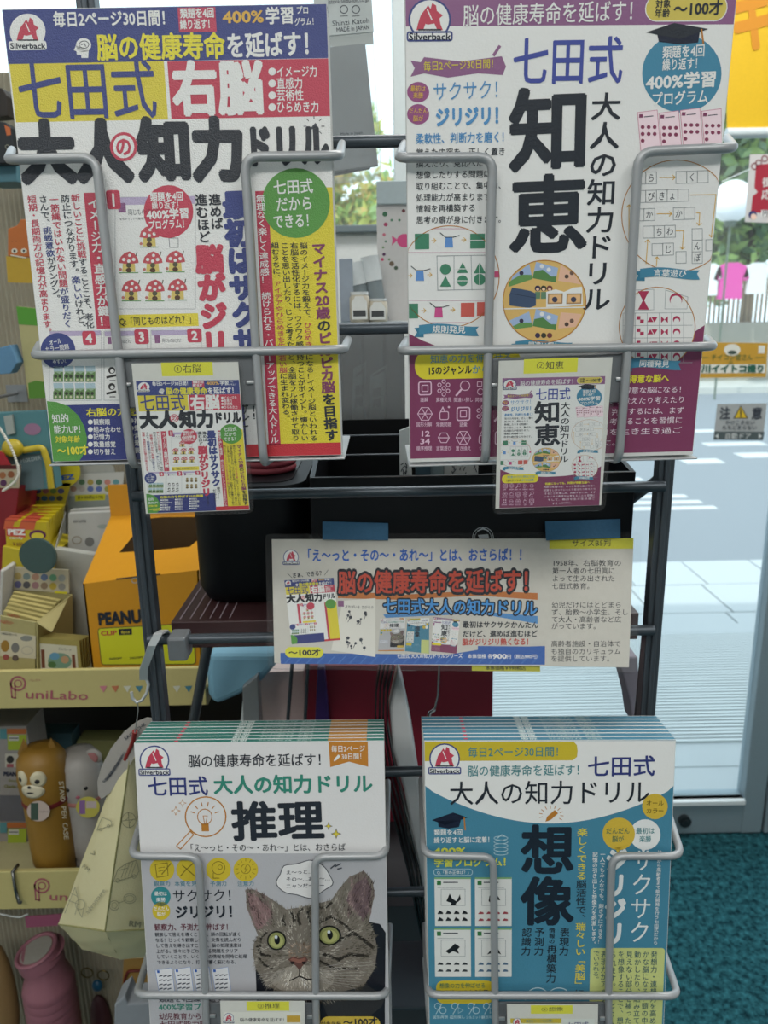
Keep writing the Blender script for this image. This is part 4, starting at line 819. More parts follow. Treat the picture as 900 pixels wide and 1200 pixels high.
def ex4(c): c.rect(597, 1194, 696, 1250, 'c8cdc8', .4); c.rect(598, 1193.5, 658, 1199, 'b9a62e', 1); logo(c, 606, 1198, 5); c.T('毎日2ページ30日間！', 616, 1196.5, 650, 1196, 4, '3f7a80', .01); c.T('七田式', 664, 1201, 690, 1200.5, 8, '2c356e', .01)
price_card(cv3, .0105, [(258, 1173), (357, 1173), (358, 1290), (262, 1290)], [(254, 1170), (361, 1170), (362, 1294), (258, 1294)], 'laminated price card numbered three below the cat drill book', '③推理', (289, 1173.5, 339, 1184.5), extra=ex3)
price_card(cv4, .0105, [(594, 1177), (701, 1177), (699, 1290), (596, 1290)], [(590, 1173.5), (705, 1173.5), (703, 1294), (592, 1294)], 'laminated price card numbered four below the blue drill book', '④想像', (622, 1178, 671, 1188), extra=ex4)

zc = float(P(472, 1062, .665)[2])
# ================================================================== TABLE, BLACK BOX AND LONG BANNER CARD
pt = P(200, 729, .60); zb = float(pt[2]); zb0 = float(P(200, 760, .60)[2])
table = empty('side_table', 'dark reddish-brown wooden table behind the rack', 'table')
wood = mat('dark_mahogany_veneer', '3c2426', .45, bump=.2, scale=30, var=.2)
xt = float(P(748, 735, .60)[0])
m = MB(); m.box((pt[0], .60, zb0), (xt, .79, zb)); m.build('table_top', wood, table, .001)
m = MB()
for i in range(6):
    f = i/6; x0 = pt[0]+.006+f*.05
    m.add([(x0, .606, zb+.0002), (x0+.0012, .606, zb+.0002), (x0+.0012, .785, zb+.0002), (x0, .785, zb+.0002)], [(0, 1, 2, 3)])
m.build('inlay_lines', mat('pale_inlay', '8f7f86', .6), table)
for (a, b, Y0, Y1, r_) in (((243, 758), (224, 860), .74, .76, .0055), ((343, 770), (338, 835), .78, .78, .002), ((361, 770), (358, 835), .78, .78, .002), ((757, 760), (750, 835), .62, .62, .005)):
    p0, p1 = P(*a, Y0), P(*b, Y1); d = (p1-p0)/(p0[2]-p1[2]); m = MB(); m.tube([p0+d*(p0[2]-zb0-.001), p0+d*(p0[2]-(zc+.0005 if Y0 > .7 else 0))], r_, 10); m.build('leg', steel_d, table)
def rbox(x0, x1, y0, y1, z0, z1, r, k=5, inset=0.):
    """rounded-corner upright tub"""
    L = []
    for cx, cy, a0 in ((x1-r, y0+r, -90), (x1-r, y1-r, 0), (x0+r, y1-r, 90), (x0+r, y0+r, 180)):
        for j in range(k+1): a = math.radians(a0+90*j/k); L.append((cx, cy, math.cos(a), math.sin(a)))
    m = MB(); prof = [(r*.55, z0), (r*.8, z0+.003), (r, z0+.014), (r, z1-.004), (r-.002, z1)]
    vs = [(cx+q*c_, cy+q*s_, z) for q, z in prof for cx, cy, c_, s_ in L]; n = len(L)
    m.add(vs, [(i*n+j, i*n+(j+1) % n, (i+1)*n+(j+1) % n, (i+1)*n+j) for i in range(len(prof)-1) for j in range(n)], None, True)
    m.add(vs[:n], [tuple(range(n))[::-1]]); m.add(vs[-n:], [tuple(range(n))]); return m
bx0, bx1 = float(P(233, 728, .64)[0]), float(P(366, 728, .64)[0]); ztop = float(P(300, 552, .70)[2])
tub = empty('black_tub', 'black round-cornered tub standing on the brown table', 'tub')
rbox(bx0, bx1, .632, .775, zb, ztop, .028).build('tub_body', mat('matt_black_plastic', '04080d', .5, var=.1, spec=.2), tub)
rbox(bx0+.012, bx1-.012, .645, .762, ztop-.02, ztop+.0008, .02).build('tub_lid', mat('black_lid', '04060a', .4, spec=.2), tub)
coil = MB()
for k in range(3):
    pc = P(312, 560-k*6, .69); cz = ztop+.004+k*.006; coil.tube([(pc[0]+.024*math.cos(a), .70+.024*math.sin(a), cz) for a in [i*2*math.pi/20 for i in range(21)]], .0032, 8, cap=False)
tag(coil.build('cord_coil', mat('dusty_red_cord', '8a3440', .6)), 'coiled dusty red cord lying on the black tub', 'cord')
bxl, bxr = float(P(366, 640, .612)[0]), float(P(741, 620, .612)[0]); zf = float(P(520, 557, .612)[2]); zbk = float(P(440, 492, .775)[2])
case = empty('black_display_box', 'large black open-topped box standing on the brown table behind the banner', 'box')
bm_ = mat('black_card_board', '05060b', .4, var=.1, spec=.25); bd = mat('black_box_inside', '07090c', .7, spec=.2)
m = MB(); m.box((bxl, .612, zb), (bxr, .616, zf)); m.build('front_panel', bm_, case, .0008)
m = MB(); m.box((bxl, .616, zb), (bxr, .78, zb+.004)); m.build('base_panel', bd, case)
m = MB(); m.box((bxl, .776, zb+.004), (bxr, .78, zbk)); m.build('back_panel', bd, case)
for x in (bxl, bxr-.004):
    m = MB(); m.prism([(x, .616, zb+.004), (x, .776, zb+.004), (x, .776, zbk), (x, .616, zf)], (.004, 0, 0)); m.build('side_panel', bm_, case)
fz0 = float(P(520, 566, .612)[2])
for dz in (.012, .03):
    m = MB(); m.tube([(bxl+.004, .70, zf+dz-.01), (bxr-.004, .70, zf+dz-.01)], .0009, 6); m.build('divider_wire', mat('thin_wire', '5a6066', .4, .6), case)
em = pageY([(548, 612), (585, 612), (585, 650), (548, 650)], .6112); 
em.ell(566, 630, 12.5, c='aeb4b8', z=1, ring=.7, n=30); em.ell(566, 630, 9.8, c='aeb4b8', z=1, ring=.5, n=30)
em.poly([(560, 627), (572, 626), (573, 630), (569, 633), (575, 638), (557, 638), (563, 633)], 'b8bcc0', 2); em.line([(559, 632), (574, 631)], 1, 'k', 3); em.line([(560, 622), (566, 619), (572, 622)], 1.2, 'aeb4b8', 2)
em.part('round_emblem', INK_PAPER, case, 'thin white round emblem on the black front')

bn = page([(318.5, 632), (742.5, 631), (737, 782), (321.5, 777)], (.6*0+float(np.dot(P(318, 632, .603)-CAM, fw)), float(np.dot(P(742, 631, .603)-CAM, fw)), float(np.dot(P(321, 777, .538)-CAM, fw))), .28, .1)
ban = empty('banner_card', 'long laminated promotional card taped across the rack', 'sign')
m = MB(); m.prism(corners(bn), -bn.n*.0004); m.build('paper', mat('banner_paper', 'c9c6be', .7), ban)
b_ = bn; b_.step = 2.5e-5
b_.rect(644, 631, 742, 643, 'c6c23a', 1); b_.rect(328.5, 765, 638.5, 778, '2b569c', 1); b_.rect(560, 757, 638.5, 772, '2b569c', 1)
b_.poly([(329, 765), (420, 768), (520, 768), (575, 759), (638.5, 757), (638.5, 779), (329, 778)], '2b569c', 1.2)
for i in range(24): x = 334+i*12.6; b_.line([(x, 777.5), (x+8, 769)], .9, '4570b0', 1.6)
b_.poly([(396, 692), (470, 697), (560, 692), (630, 695), (630, 703), (560, 698), (470, 703), (396, 701)], 'b06a34', 1.5); b_.poly([(449, 720), (560, 716), (630, 722), (630, 731), (560, 719), (452, 724)], '4a80b4', 1.5)
b_.rr(334, 758, 379, 771, 6.4, 'c9c63a', 3)
b_.poly([(402, 704), (440, 701), (440, 770), (388, 762)], 'cdcbc4', 2)
b_.rect(396, 704, 403, 711, 'p', 4); b_.T('まちがいを さがそう', 404, 711, 438, 712, 3.6, 'k', .01)
for i in range(16):
    x, y = 403+R.random()*30, (722 if i < 8 else 753)+R.uniform(-7, 7); b_.ell(x, y, R.uniform(1, 2.2), c='d', z=4, n=7); b_.line([(x, y), (x+R.uniform(-3, 3), y+R.uniform(3, 6))], .7, 'd', 4)
b_.part('colour_panel', INK_PAPER, ban)
logo(b_, 341, 653, 9); 
b_.T('「え～っと・その～・あれ～」とは、おさらば！！', 354, 651, 619, 650, 14, 'B', .035)
 
for col, off, z in (('141a24', .14, 4), ('b0402e', .03, 5)): 
    b_.T('脳の健康寿命を延ばす！', 396, 683, 633, 681, 26 if z == 4 else 25, col, off, z=z)
for col, off, z in (('141a24', .14, 6), ('3f88c8', .03, 7)):
    b_.T('七田式大人の知力ドリル', 449, 710, 630, 713, 16.5, col, off, z=z)
b_.part('title_lettering', INK_PAPER, ban)
b_.T('＼さぁ、できる？／', 337, 675, 385, 671, 5.6, 'k', .03); b_.T('～100才', 338, 765, 376, 764.5, 7.5, 'k', .04, z=6)
b_.T('最初はサクサクかんたん', 542, 732, 631, 732.5, 7.6, 'k', .03); b_.T('だけど、進めば進むほど', 542, 743, 630, 742.5, 7.6, 'k', .03); b_.T('^R脳がジリジリ熱くなる！', 541.5, 752.5, 624, 752, 7.6, 'r', .04)
b_.T('七田式 大人の知力ドリルシリーズ', 465, 769, 542, 768.5, 5.2, 'w', .02); b_.T('本体価格 各', 548, 769, 577, 769, 5.2, 'w', .02); b_.T('900', 577, 769, 594, 769, 7, 'w', .04); b_.T('円（税込990円）', 594, 769.5, 633, 769.5, 5, 'w', .02)
b_.T('サイズB5判', 670, 637, 716, 636, 8, 'k', .0)
for i, t in enumerate(('1958年、右脳教育の', '第一人者の七田眞に', 'よって生み出された', '七田式教育。', None, '幼児だけにはとどまら', 'ず、胎教～小学生、そし', 'て大人・高齢者など広', 'がっています。', None, '高齢者施設・自治体で', 'も独自のカリキュラム', 'を提供しています。')):
    if not t: continue
    y = (660, 669, 678, 687, 0, 709, 717.5, 726, 734, 0, 754.5, 763.5, 772)[i]; n_ = len(t) if i else 10.5*.8+1.3
    b_.T(t, 647-i*.15, y, 647-i*.15+8.35*len(t)*(.9 if i == 0 else 1)*.985, y, 7.2, 'k', .004)
b_.part('body_lettering', INK_PAPER, ban)
for big, q, des, hh, z in ((cv1, [(333, 680), (391, 677), (399, 750), (341.7, 755)], design1, .257, .0001), (cv3, [(446, 725), (475, 724), (474, 763), (443, 763)], design3, .257, .0001), (cv4, [(477.6, 725), (503, 724), (503, 766), (474.5, 763)], design4, .257, .0002), (cv2, [(508, 723), (539, 726), (535, 766), (505, 763)], design2, .257, .0001)):
    mc = Canvas(q, [bn.px(*q[0], z), bn.px(*q[1], z), bn.px(*q[3], z)], .182, .257, src=big.src, srcWH=(.182, hh)); mc.step = 8e-6
    def dn(n, mc=mc):
        if n in ('body_lettering',): mc.mb = MB()
        mc.part('printed_book_picture', INK_PAPER, ban)
    des(mc, dn)
film(bn, ban, [(311, 626), (752, 624), (745, 789), (314, 784)], .0007)
ys = pageY([(553, 778), (633, 779), (633, 787), (553, 786)], .5385); m = MB(); m.prism(corners(ys), -ys.n*.0003); st = m.build('price_strip', mat('yellow_strip', 'c9c23a', .6)); tag(st, 'small yellow price strip stuck below the long banner card', 'label')
ys.T('本体価格￥990税込', 569, 782.8, 616, 783, 5, 'k', .02, z=3); ys.part('strip_lettering', INK_PAPER, st)
tape_m = mat('blue_masking_tape', '2e5f80', .7, bump=.4, scale=400, var=.12)
for q, l in (([(378, 611), (455, 613), (455, 633), (378, 632)], 'left strip of blue masking tape holding the banner card'), ([(639, 611), (727, 608), (727, 630), (640, 633)], 'right strip of blue masking tape holding the banner card')):
    f = [P(*q[0], .6095), P(*q[1], .6095), bn.px(*q[2], .0022), bn.px(*q[3], .0022)]; m = MB(); m.prism(f, -bn.n*.0005); tag(m.build('masking_tape', tape_m), l, 'tape', 'blue tape strips')
# ================================================================== OUTDOORS: FENCE, LAUNDRY, TREES
m = MB()
for i in range(120): x = 2.0+i*.085; m.box((x, yf+.06, zt), (x+.035, yf+.09, float(P(880, 322, yf)[2])))
fe = empty('slat_fence', 'pale brown slatted fence standing on the garden wall outside', 'fence')
g = m.build('fence_slats', mat('weathered_fence_slat', '6f6450', .8), fe); g['kind'] = 'stuff'
m = MB(); z_ = float(P(880, 327, yf)[2]); m.box((2, yf+.09, z_), (12.2, yf+.12, z_+.06)); m.build('fence_rail', mat('fence_rail_wood', 'b09a84', .8), fe)
yl = yf-.5; zl = float(P(870, 312, yl)[2])
ra = empty('laundry_pole', 'long laundry pole outside in front of the fence', 'pole')
m = MB(); m.tube([(3.2, yl, zl), (11, yl, zl)], .018, 8); m.build('pole', mat('laundry_pole_metal', 'c8c4bc', .4, .4), ra)
for x in (3.3, 10.8): m = MB(); m.box((x-.02, yl-.02, gz), (x+.02, yl+.02, zl)); m.build('stand', MATS['laundry_pole_metal'], ra)
def garment(cx, w_, top, bot, col, label, sleeves=True):
    a, b = P(cx-w_/2, top, yl-.03), P(cx+w_/2, bot, yl-.03); x0, x1, z1, z0 = a[0], b[0], a[2], b[2]; W_ = x1-x0; H_ = z1-z0
    o = [(.30, 1), (.70, 1), (1.0, .88), (1.12, .55), (.95, .50), (.88, .68), (.92, 0), (.08, 0), (.12, .68), (.05, .50), (-.12, .55), (0, .88)] if sleeves else [(.1, 1), (.9, 1), (1, 0), (0, 0)]
    m = MB(); m.prism([(x0+W_*p, yl-.03, z0+H_*q) for p, q in o], (0, .06, 0)); f = m.build('cloth', mat('cloth_'+col, col, .9), None)
    return tag(f, label, 'laundry', None)
garment(857, 30, 308, 350, 'd24a9c', 'bright pink shirt hanging outside beyond the glass door').name = 'pink_shirt'
garment(832, 20, 309, 346, 'e4e6e2', 'white garment hanging left of the pink shirt outside').name = 'white_garment'
garment(888, 24, 308, 344, 'dcdedb', 'white shirt hanging right of the pink shirt outside').name = 'white_shirt'
def leafmat():
    m = inkmat('leaf_surface', .55, 0); nt = m.node_tree; b = nt.nodes['Principled BSDF']; o = [n for n in nt.nodes if n.type == 'OUTPUT_MATERIAL'][0]; a = [n for n in nt.nodes if n.type == 'VERTEX_COLOR'][0]
    t = nt.nodes.new('ShaderNodeBsdfTranslucent'); x = nt.nodes.new('ShaderNodeMixShader'); x.inputs[0].default_value = .5
    nt.links.new(a.outputs['Color'], t.inputs[0]); nt.links.new(b.outputs[0], x.inputs[1]); nt.links.new(t.outputs[0], x.inputs[2]); nt.links.new(x.outputs[0], o.inputs[0]); return m
LEAF = leafmat()
def tree(cx, cy, z0, z1, r, cols, n, label, seed, sz=.16, group='trees beyond the road'):
    rr_ = random.Random(seed); t = empty('tree', label, 'tree', group); t.location = (0, 0, 0)
    m = MB(); m.tube([(cx, cy, gz), (cx+.05, cy, (z0+z1)/2), (cx, cy, z1-.3)], [.16, .11, .04], 8); m.build('trunk', mat('tree_bark', '5a4c40', .9, bump=.5, scale=30), t)
    bl = [(cx+rr_.uniform(-.75, .75)*r, cy+rr_.uniform(-.5, .5)*r, rr_.uniform(z0+.2*(z1-z0), z1-.1*(z1-z0)), rr_.uniform(.25, .5)*r) for _ in range(26)]
    m = MB()
    for _ in range(n):
        b = bl[rr_.randrange(26)]; v = np.array([rr_.gauss(0, 1) for _ in range(3)]); v /= np.linalg.norm(v); p = np.array(b[:3])+v*b[3]*rr_.uniform(.55, 1.05)
        a = np.array([rr_.gauss(0, 1) for _ in range(3)]); a /= np.linalg.norm(a); c_ = np.cross(a, v); s_ = sz*rr_.uniform(.6, 1.4)
        m.add([p-a*s_, p-c_*s_*.5, p+a*s_, p+c_*s_*.5], [(0, 1, 2, 3)], lin(rr_.choice(cols)))
    g = m.build('foliage', LEAF, t); g['kind'] = 'stuff'; return t
A_ = ['6f8d5a', '8caa62', '5a7a54', 'a0be72', '4f6c50']; B_ = ['c8d06a', 'a0c062', 'd8d080', '8fb070', 'd8b870']
yt = yf+3
def X_(px_, Y): return float(P(px_, 300, Y)[0])
tree(X_(880, yt), yt, zt-.3, 6.5, 2.3, A_, 9000, 'green bushy tree seen past the right edge of the upper right book', 1)
tree(X_(815, yt+1), yt+1, zt-.3, 7.2, 2.4, A_, 5000, 'green tree mostly hidden behind the upper right book', 2)
tree(X_(968, yt+2), yt+2, zt-.2, 5.5, 2.4, A_+['9fc06a'], 5000, 'green tree at the far right outside', 3)
tree(X_(395, yt), yt, zt-.2, 4.5, 1.5, B_, 6000, 'yellow-green tree framed by the window between the two upper books', 4, .13)
tree(X_(352, yt+1), yt+1, zt-.2, 6.2, 2.2, B_, 3000, 'yellow-green tree outside left of the window gap', 5, .16)
pw = P(858, 236, yf-2.0); dsk = empty('street_globe_lamp', 'bright white round globe lamp outside in front of the trees', 'lamp')
m = MB(); m.ball(pw, .30, .30, .30, n=24, m=14); m.build('globe', mat('white_globe', 'f4f6f6', .3), dsk)
m = MB(); m.tube([(pw[0], pw[1], gz), (pw[0], pw[1], pw[2]-.28)], .016, 10); m.lathe([(.06, -.36), (.1, -.28)], pw, 14); m.build('pole', mat('grey_lamp_pole', '5a6a5c', .5, .2), dsk)

# ================================================================== SIGNS ON THE GLASS
def flatsign(name, quad, Y, label, cat, bgcol, th=.001):
    c = pageY(quad, Y); m = MB(); m.prism(corners(c), -c.n*th); o = m.build(name, mat(name+'_paper', bgcol, .6), None); tag(o, label, cat); c.step = 2e-4; return c, o
c, o = flatsign('yellow_banner', [(851, -45), (1010, -48), (1008, 152), (852, 153)], Yw-.03, 'yellow banner with orange lettering hanging at the top right of the glass', 'banner', 'e8bc18')
c.T('キ', 856, 22, 908, 22, 66, 'c8862a', .05); c.part('banner_lettering', INK_PAPER, o)
m = MB(); a, b = P(851, 154, Yw-.03), P(1008, 163, Yw-.03); m.tube([(a[0], a[1], a[2]-.004), (b[0], a[1], a[2]-.004)], .011, 12); tag(m.build('banner_rod', mat('white_rod', 'd8e4e8', .4)), 'pale rod along the bottom of the yellow banner', 'rod')
c, o = flatsign('red_card', [(879, 181), (925, 180), (920, 262), (873, 260)], Yw-.05, 'red and white card hanging on a string at the right edge', 'card', 'd0cfcf')
c.poly([(886, 193), (925, 190), (920, 254), (880, 248), (882, 230), (888, 225), (884, 220)], '9c2c3c', 1); c.T('街', 893, 214, 905, 214, 10, 'w', .02); c.T('応', 892, 228, 904, 228, 10, 'w', .02)
for x, y in ((884, 195), (889, 191), (896, 186)): c.ell(x, y, 4, c='7a2c38', z=3, ring=1.2, n=14)
c.ell(882, 252, 5, c='2c3468', z=3, n=12); c.ell(883, 254, 3.6, c='e0c0b0', z=4, n=12); c.rect(892, 246, 901, 254, 'w', 3); c.T('円', 893, 250, 900, 250, 6, 'd', .01); c.part('card_print', INK_PAPER, o)
m = MB(); m.tube([P(846, 213, Yw-.05), P(879, 198, Yw-.05)], .0012, 6); m.tube([P(846, 213, Yw-.05), P(846, 213, Yw+.004)], .0012, 6); m.build('string', mat('clear_string', 'd8e8e8', .3), o)
c, o = flatsign('orange_poster', [(806, 401), (900, 402), (897.5, 442), (803, 443)], Yw-.004, 'small orange and white poster stuck on the glass door above the grey notice', 'poster', 'c89a34')
c.rect(809, 427, 896.5, 437, 'd0d0c8', 1); c.T('市川イイトコ撮り', 811, 432, 896, 432, 8.5, '2a5a4a', .06); c.T('チイコン堂さん', 833, 418.5, 882, 418.5, 6.5, '5a6a3a', .02); c.T('の', 853, 425, 859, 425, 4.5, '5a6a3a', .02)
c.ell(858, 410, 9.5, 7, 'd0d0c8', 1, 20); c.line([(823, 419), (830, 419)], .7, '5a6a3a', 2); c.line([(885, 419), (895, 419)], .7, '5a6a3a', 2); c.ell(858, 413, 5.5, 2.5, '3a4a44', 2, 12); c.rect(889, 405, 896, 414, 'd0d0c8', 1); c.part('poster_print', INK_PAPER, o)
c, o = flatsign('door_notice', [(840.5, 473.5), (899, 472.5), (894, 516), (836, 515.5)], Yw-.004, 'grey caution notice with yellow warning triangle on the glass door', 'notice', 'a9adae')
c.poly([(837.3, 505.5), (896, 506), (894, 516), (836, 515.5)], '4c5658', 1); c.T('注', 843, 484.5, 856, 484, 13, 'd', .03); c.T('意', 880.5, 484.5, 893.5, 484, 13, 'd', .03)
c.poly([(868, 475), (859, 490.5), (877, 490.5)], '3a3a30', 1); c.poly([(868, 477), (861, 489.5), (875, 489.5)], 'c8a82a', 2); c.line([(868, 480), (868, 486)], 1.6, '3a3a30', 3); c.ell(868, 488, .9, c='3a3a30', z=3, n=8)
c.T('かけこまない', 850, 495, 884.5, 495, 5.2, 'd', .015); c.T('たちどまらない', 846, 501, 887, 501, 5, 'd', .015); c.T('自動ドア', 849, 511, 880, 511, 6.5, 'b8bcbc', .02)
c.poly([(838, 511), (841.5, 508), (841.5, 514)], 'c0c4c4', 2); c.poly([(893, 511), (889, 508), (889, 514)], 'c0c4c4', 2); c.part('notice_print', INK_PAPER, o)

# ================================================================== BETWEEN THE UPPER BOOKS
def slabpx(name, quad, Y, th, m_, label=None, cat=None, parent=None, group=None, bevel=0):
    Y = Y if isinstance(Y, (list, tuple)) else [Y]*len(quad)
    f = [P(*q, y) for q, y in zip(quad, Y)]; m = MB(); m.prism(f, (0, th, 0)); o = m.build(name, m_, parent, bevel); tag(o, label, cat, group); return o
st = empty('hanging_pack', 'grey plastic-wrapped pack with white header card hanging between the upper books', 'pack')
hd = pageY([(366, -12), (435, -14), (438, 37), (372, 43)], .72); m = MB(); m.prism(corners(hd), -hd.n*.002); m.build('header_card', mat('pale_header', 'bfc6c6', .6), st)
hd.T('/store.seibu-loft.co.jp/', 384, 2, 433, -1, 6, 'd', 0); hd.T('Shinzi Katoh', 389, 27.5, 433, 23.5, 7, 'd', 0); hd.T('MADE in JAPAN', 394, 35, 433, 31.5, 6, 'd', .01)
for x in (403, 417): hd.ell(x, 11, 5, c='d', z=3, ring=1, n=16); hd.line([(x-4, 19), (x+4, 18.5)], .8, 'd', 3)
hd.part('header_print', INK_PAPER, st)
slabpx('grey_sheet', [(378, 56), (428, 51), (443, 193), (388, 201)], [.728, .728, .74, .74], .008, mat('grey_padding', '9fa4a8', .6), parent=st)
slabpx('grey_sheet', [(376, 60), (424, 54), (434, 197), (386, 206)], [.742, .742, .752, .752], .006, MATS['grey_padding'], parent=st)
w_ = slabpx('plastic_sleeve', [(368, 40), (437, 36), (447, 203), (376, 210)], .724, .034, WRAP, parent=st)
pk = pageY([(388, 150), (440, 145), (444, 200), (392, 204)], .7235); pk.T('Made in Japan', 399, 157, 425, 155, 3.6, 'd', 0); pk.T('www shop official goods', 399, 167, 436, 164, 3.6, 'd', 0); pk.part('sleeve_print', INK_PAPER, st)
m = MB(); zh = float(P(400, -8, .72)[2]); hx = float(P(404, -8, .72)[0]); m.tube([(hx, .70, zh+.005), (hx, YR+.0, zh+.03)], .002, 8); m.tube([(hx, .70, zh+.005), (hx, .80, zh+.001)], .002, 8); m.build('hook', wire_m, rack)
ys_ = .80; zs_ = float(P(430, 378, ys_)[2]); ac = empty('acrylic_stand', 'grey clear acrylic leaflet stand seen between the upper books', 'stand')
ax0, ax1 = float(P(397, 400, ys_)[0]), float(P(474, 400, ys_)[0]); zab = zb
ACR = clearmat('smoky_acrylic', .3, (.72, .78, .80), .05, .22)
m = MB(); m.box((ax0, ys_, zs_-.004), (ax1, ys_+.12, zs_)); m.build('shelf', mat('acrylic_shelf', '8f9a9e', .3), ac)
m = MB(); m.box((ax0, ys_, zab), (ax1, ys_+.003, zs_-.004)); m.build('front_pane', ACR, ac)
m = MB(); m.box((ax0, ys_+.117, zab), (ax1, ys_+.12, zs_-.004)); m.build('back_pane', mat('dark_acrylic_back', '3a4146', .4), ac)
for x in (ax0, (ax0*2+ax1)/3, (ax0+ax1*2)/3, ax1-.003): m = MB(); m.box((x, ys_+.003, zab), (x+.003, ys_+.117, zs_-.004)); m.build('divider', ACR, ac)
for i, (q, l) in enumerate(([[(414, 432), (429, 424), (427, 492), (412, 492)], 'left'], [[(434, 440), (453, 427), (450, 492), (433, 492)], 'right'])):
    Y = ys_+.03+i*.002; o = slabpx('leaflet', q, Y, .004, mat('grey_leaflet', '9da1a0', .6), f'{l} of two grey leaflets with brush writing in the acrylic stand', 'leaflet')
    p_ = pageY(q, Y-.0004); x = q[3][0]+9; p_.T('歌舞', x, 450+i*4, x-1, 478, 9, 'd', .03, v=True); p_.line([(q[0][0]+4, 440), (q[1][0]-3, 434)], 2, 'd', 3); p_.part('leaflet_print', INK_PAPER, o)
def pxbox(name, x0, y0, x1, y1, Y, d, m_, label, cat, group=None, zbase=None):
    a, b = P(x0, y0, Y), P(x1, y1, Y); z0 = b[2] if zbase is None else zbase; m = MB(); m.box((a[0], Y, z0), (b[0], Y+d, a[2])); return tag(m.build(name, m_, None, .001), label, cat, group)
pxbox('grey_plate', 397, 303, 415, 378, ys_+.05, .006, mat('blue_grey_plastic', '8e98a4', .4), 'blue-grey plastic panel beside the upper left book, standing behind small jars', 'panel', None, zs_)
jar_g = clearmat('jar_plastic', .3, (.9, .93, .93), .05, .12)
for i, (x, y, tl) in enumerate(((417, 340, -.25), (434, 330, -.25))):
    j = empty('clear_tube', ('left' if i == 0 else 'right')+' clear tube with white cap leaning behind the labelled jars', 'tube', 'clear tubes on the acrylic stand')
    b0 = P(x+12, 380, ys_+.085); b0[2] = zs_+.001; d = np.array([-.011-.0*i, 0, .062+.006*i]); m = MB(); m.tube([b0, b0+d*.62], .0095, 16); m.build('tube_body', mat('dim_tube', '7c868a', .3), j); m = MB(); m.tube([b0+d*.62, b0+d], .0102, 16); m.build('cap', mat('white_cap', 'd5dadb', .4), j)
for i, (x, y) in enumerate(((422, 342), (443, 350))):
    a = P(x, 380, ys_+.03+i*.004); hh = float(P(x, y, ys_+.03)[2])-zs_; j = empty('labelled_jar', ('left' if i == 0 else 'right')+' small jar with white arched label on the acrylic stand', 'jar', 'small labelled jars')
    m = MB(); m.lathe([(.0095, zs_), (.0105, zs_+.002), (.0105, zs_+hh*.8), (.008, zs_+hh*.95)], (a[0], a[1], 0), 18); m.build('jar_body', mat('jar_tan', 'b8b0a0', .4), j)
    m = MB(); m.lathe([(.0095, zs_+hh*.9), (.0095, zs_+hh)], (a[0], a[1], 0), 18); m.build('lid', mat('clear_lid', 'c8cccc', .2), j)
    z1, z0 = zs_+hh*.85, zs_+hh*.1; m = MB(); m.prism([(a[0]-.008, a[1]-.0112, z0), (a[0]+.008, a[1]-.0112, z0), (a[0]+.008, a[1]-.0112, z1-.006), (a[0]+.004, a[1]-.0112, z1), (a[0]-.004, a[1]-.0112, z1), (a[0]-.008, a[1]-.0112, z1-.006)], (0, .002, 0)); lb = m.build('jar_label', mat('label_white', 'd2d3cf', .6), j)
    m = MB(); m.box((a[0]-.0065, a[1]-.0116, z0+.003), (a[0]+.0065, a[1]-.0112, z0+.009)); m.build('label_band', mat('label_dark', '3a3c3e', .6), j)
fc = pageY([(441, 240), (500, 240), (500, 379), (444, 379)], ys_+.10); fz = fc
o = empty('white_greeting_card', 'white card with pink fish and small flowers standing by the upper right book', 'card')
q = corners(fc); q[2][2] = q[3][2] = zs_; m = MB(); m.prism(q, (0, .003, 0)); m.build('card_board', mat('card_white', 'd2cfcd', .6), o)
fc.ell(474, 282, 9, 8, 'c85080', 2, 18); fc.poly([(466, 281), (459, 276), (460, 282), (459, 288)], 'c85080', 2)
for x, y, q_, cc in ((451, 251, 3, '3f6a50'), (459, 258, 1.6, '4f7a60'), (468, 258, 1.6, '4f7a60'), (452, 263, 2.5, 'a04060'), (450, 275, 2, 'c07080'), (452, 283, 1.4, '4f7a60'), (449, 290, 1.4, '6a8a60'), (450, 298, 2, '5a3a5a'), (448, 304, 2, 'c05070'), (456, 304, 1.4, '6a8a60'), (459, 309, 3, '6a5a4a'), (464, 314, 2.4, '4a5a4a'), (473, 247, 2.2, '6a3a40')): fc.ell(x, y, q_, c=cc, z=2, n=8)
fc.part('card_print', INK_PAPER, o)
pxbox('translucent_box', 441, 212, 500, 238, ys_+.095, .02, mat('frosted_plastic', 'b9c6ca', .3), 'frosted plastic box resting on top of the white fish card', 'box', None, float(P(450, 240, ys_+.10)[2]))
# leaflets inside the black box
for i, (q, cc) in enumerate((([(468, 505), (480, 500), (489, 560), (468, 562)], 'b0b4b4'), ([(486, 512), (504, 512), (505, 562), (489, 562)], '2c4450'), ([(505, 520), (520, 520), (519, 562), (504, 562)], '6c7c80'), ([(521, 515), (562, 512), (556, 562), (520, 562)], 'a6a8a6'))):
    Y = .64+i*.012; f = [P(*p, Y) for p in q]; f[2][2] = f[3][2] = zb+.0045; m = MB(); m.prism(f, (0, .003, 0)); o = m.build('leaflet', mat('leaflet_'+cc, cc, .6)); tag(o, ('white leaflet with black sketch', 'dark blue leaflet', 'grey-blue leaflet', 'light grey leaflet with orange mark')[i]+' inside the black box below the purple-headed book', 'leaflet')
    if i in (0, 3):
        p_ = pageY([q[0], q[1], (q[1][0]-2, 562), (q[0][0], 562)], Y-.0005)
        for k in range(10): x = q[0][0]+3+R.random()*(q[1][0]-q[0][0]-6); y = 540+R.random()*14; p_.line([(x, y), (x+R.uniform(-3, 3), y+R.uniform(2, 6))], 1, 'k', 3)
        if i == 3: p_.rect(545, 538, 552, 544, 'c08a3a', 3)
        p_.part('leaflet_print', INK_PAPER, o)

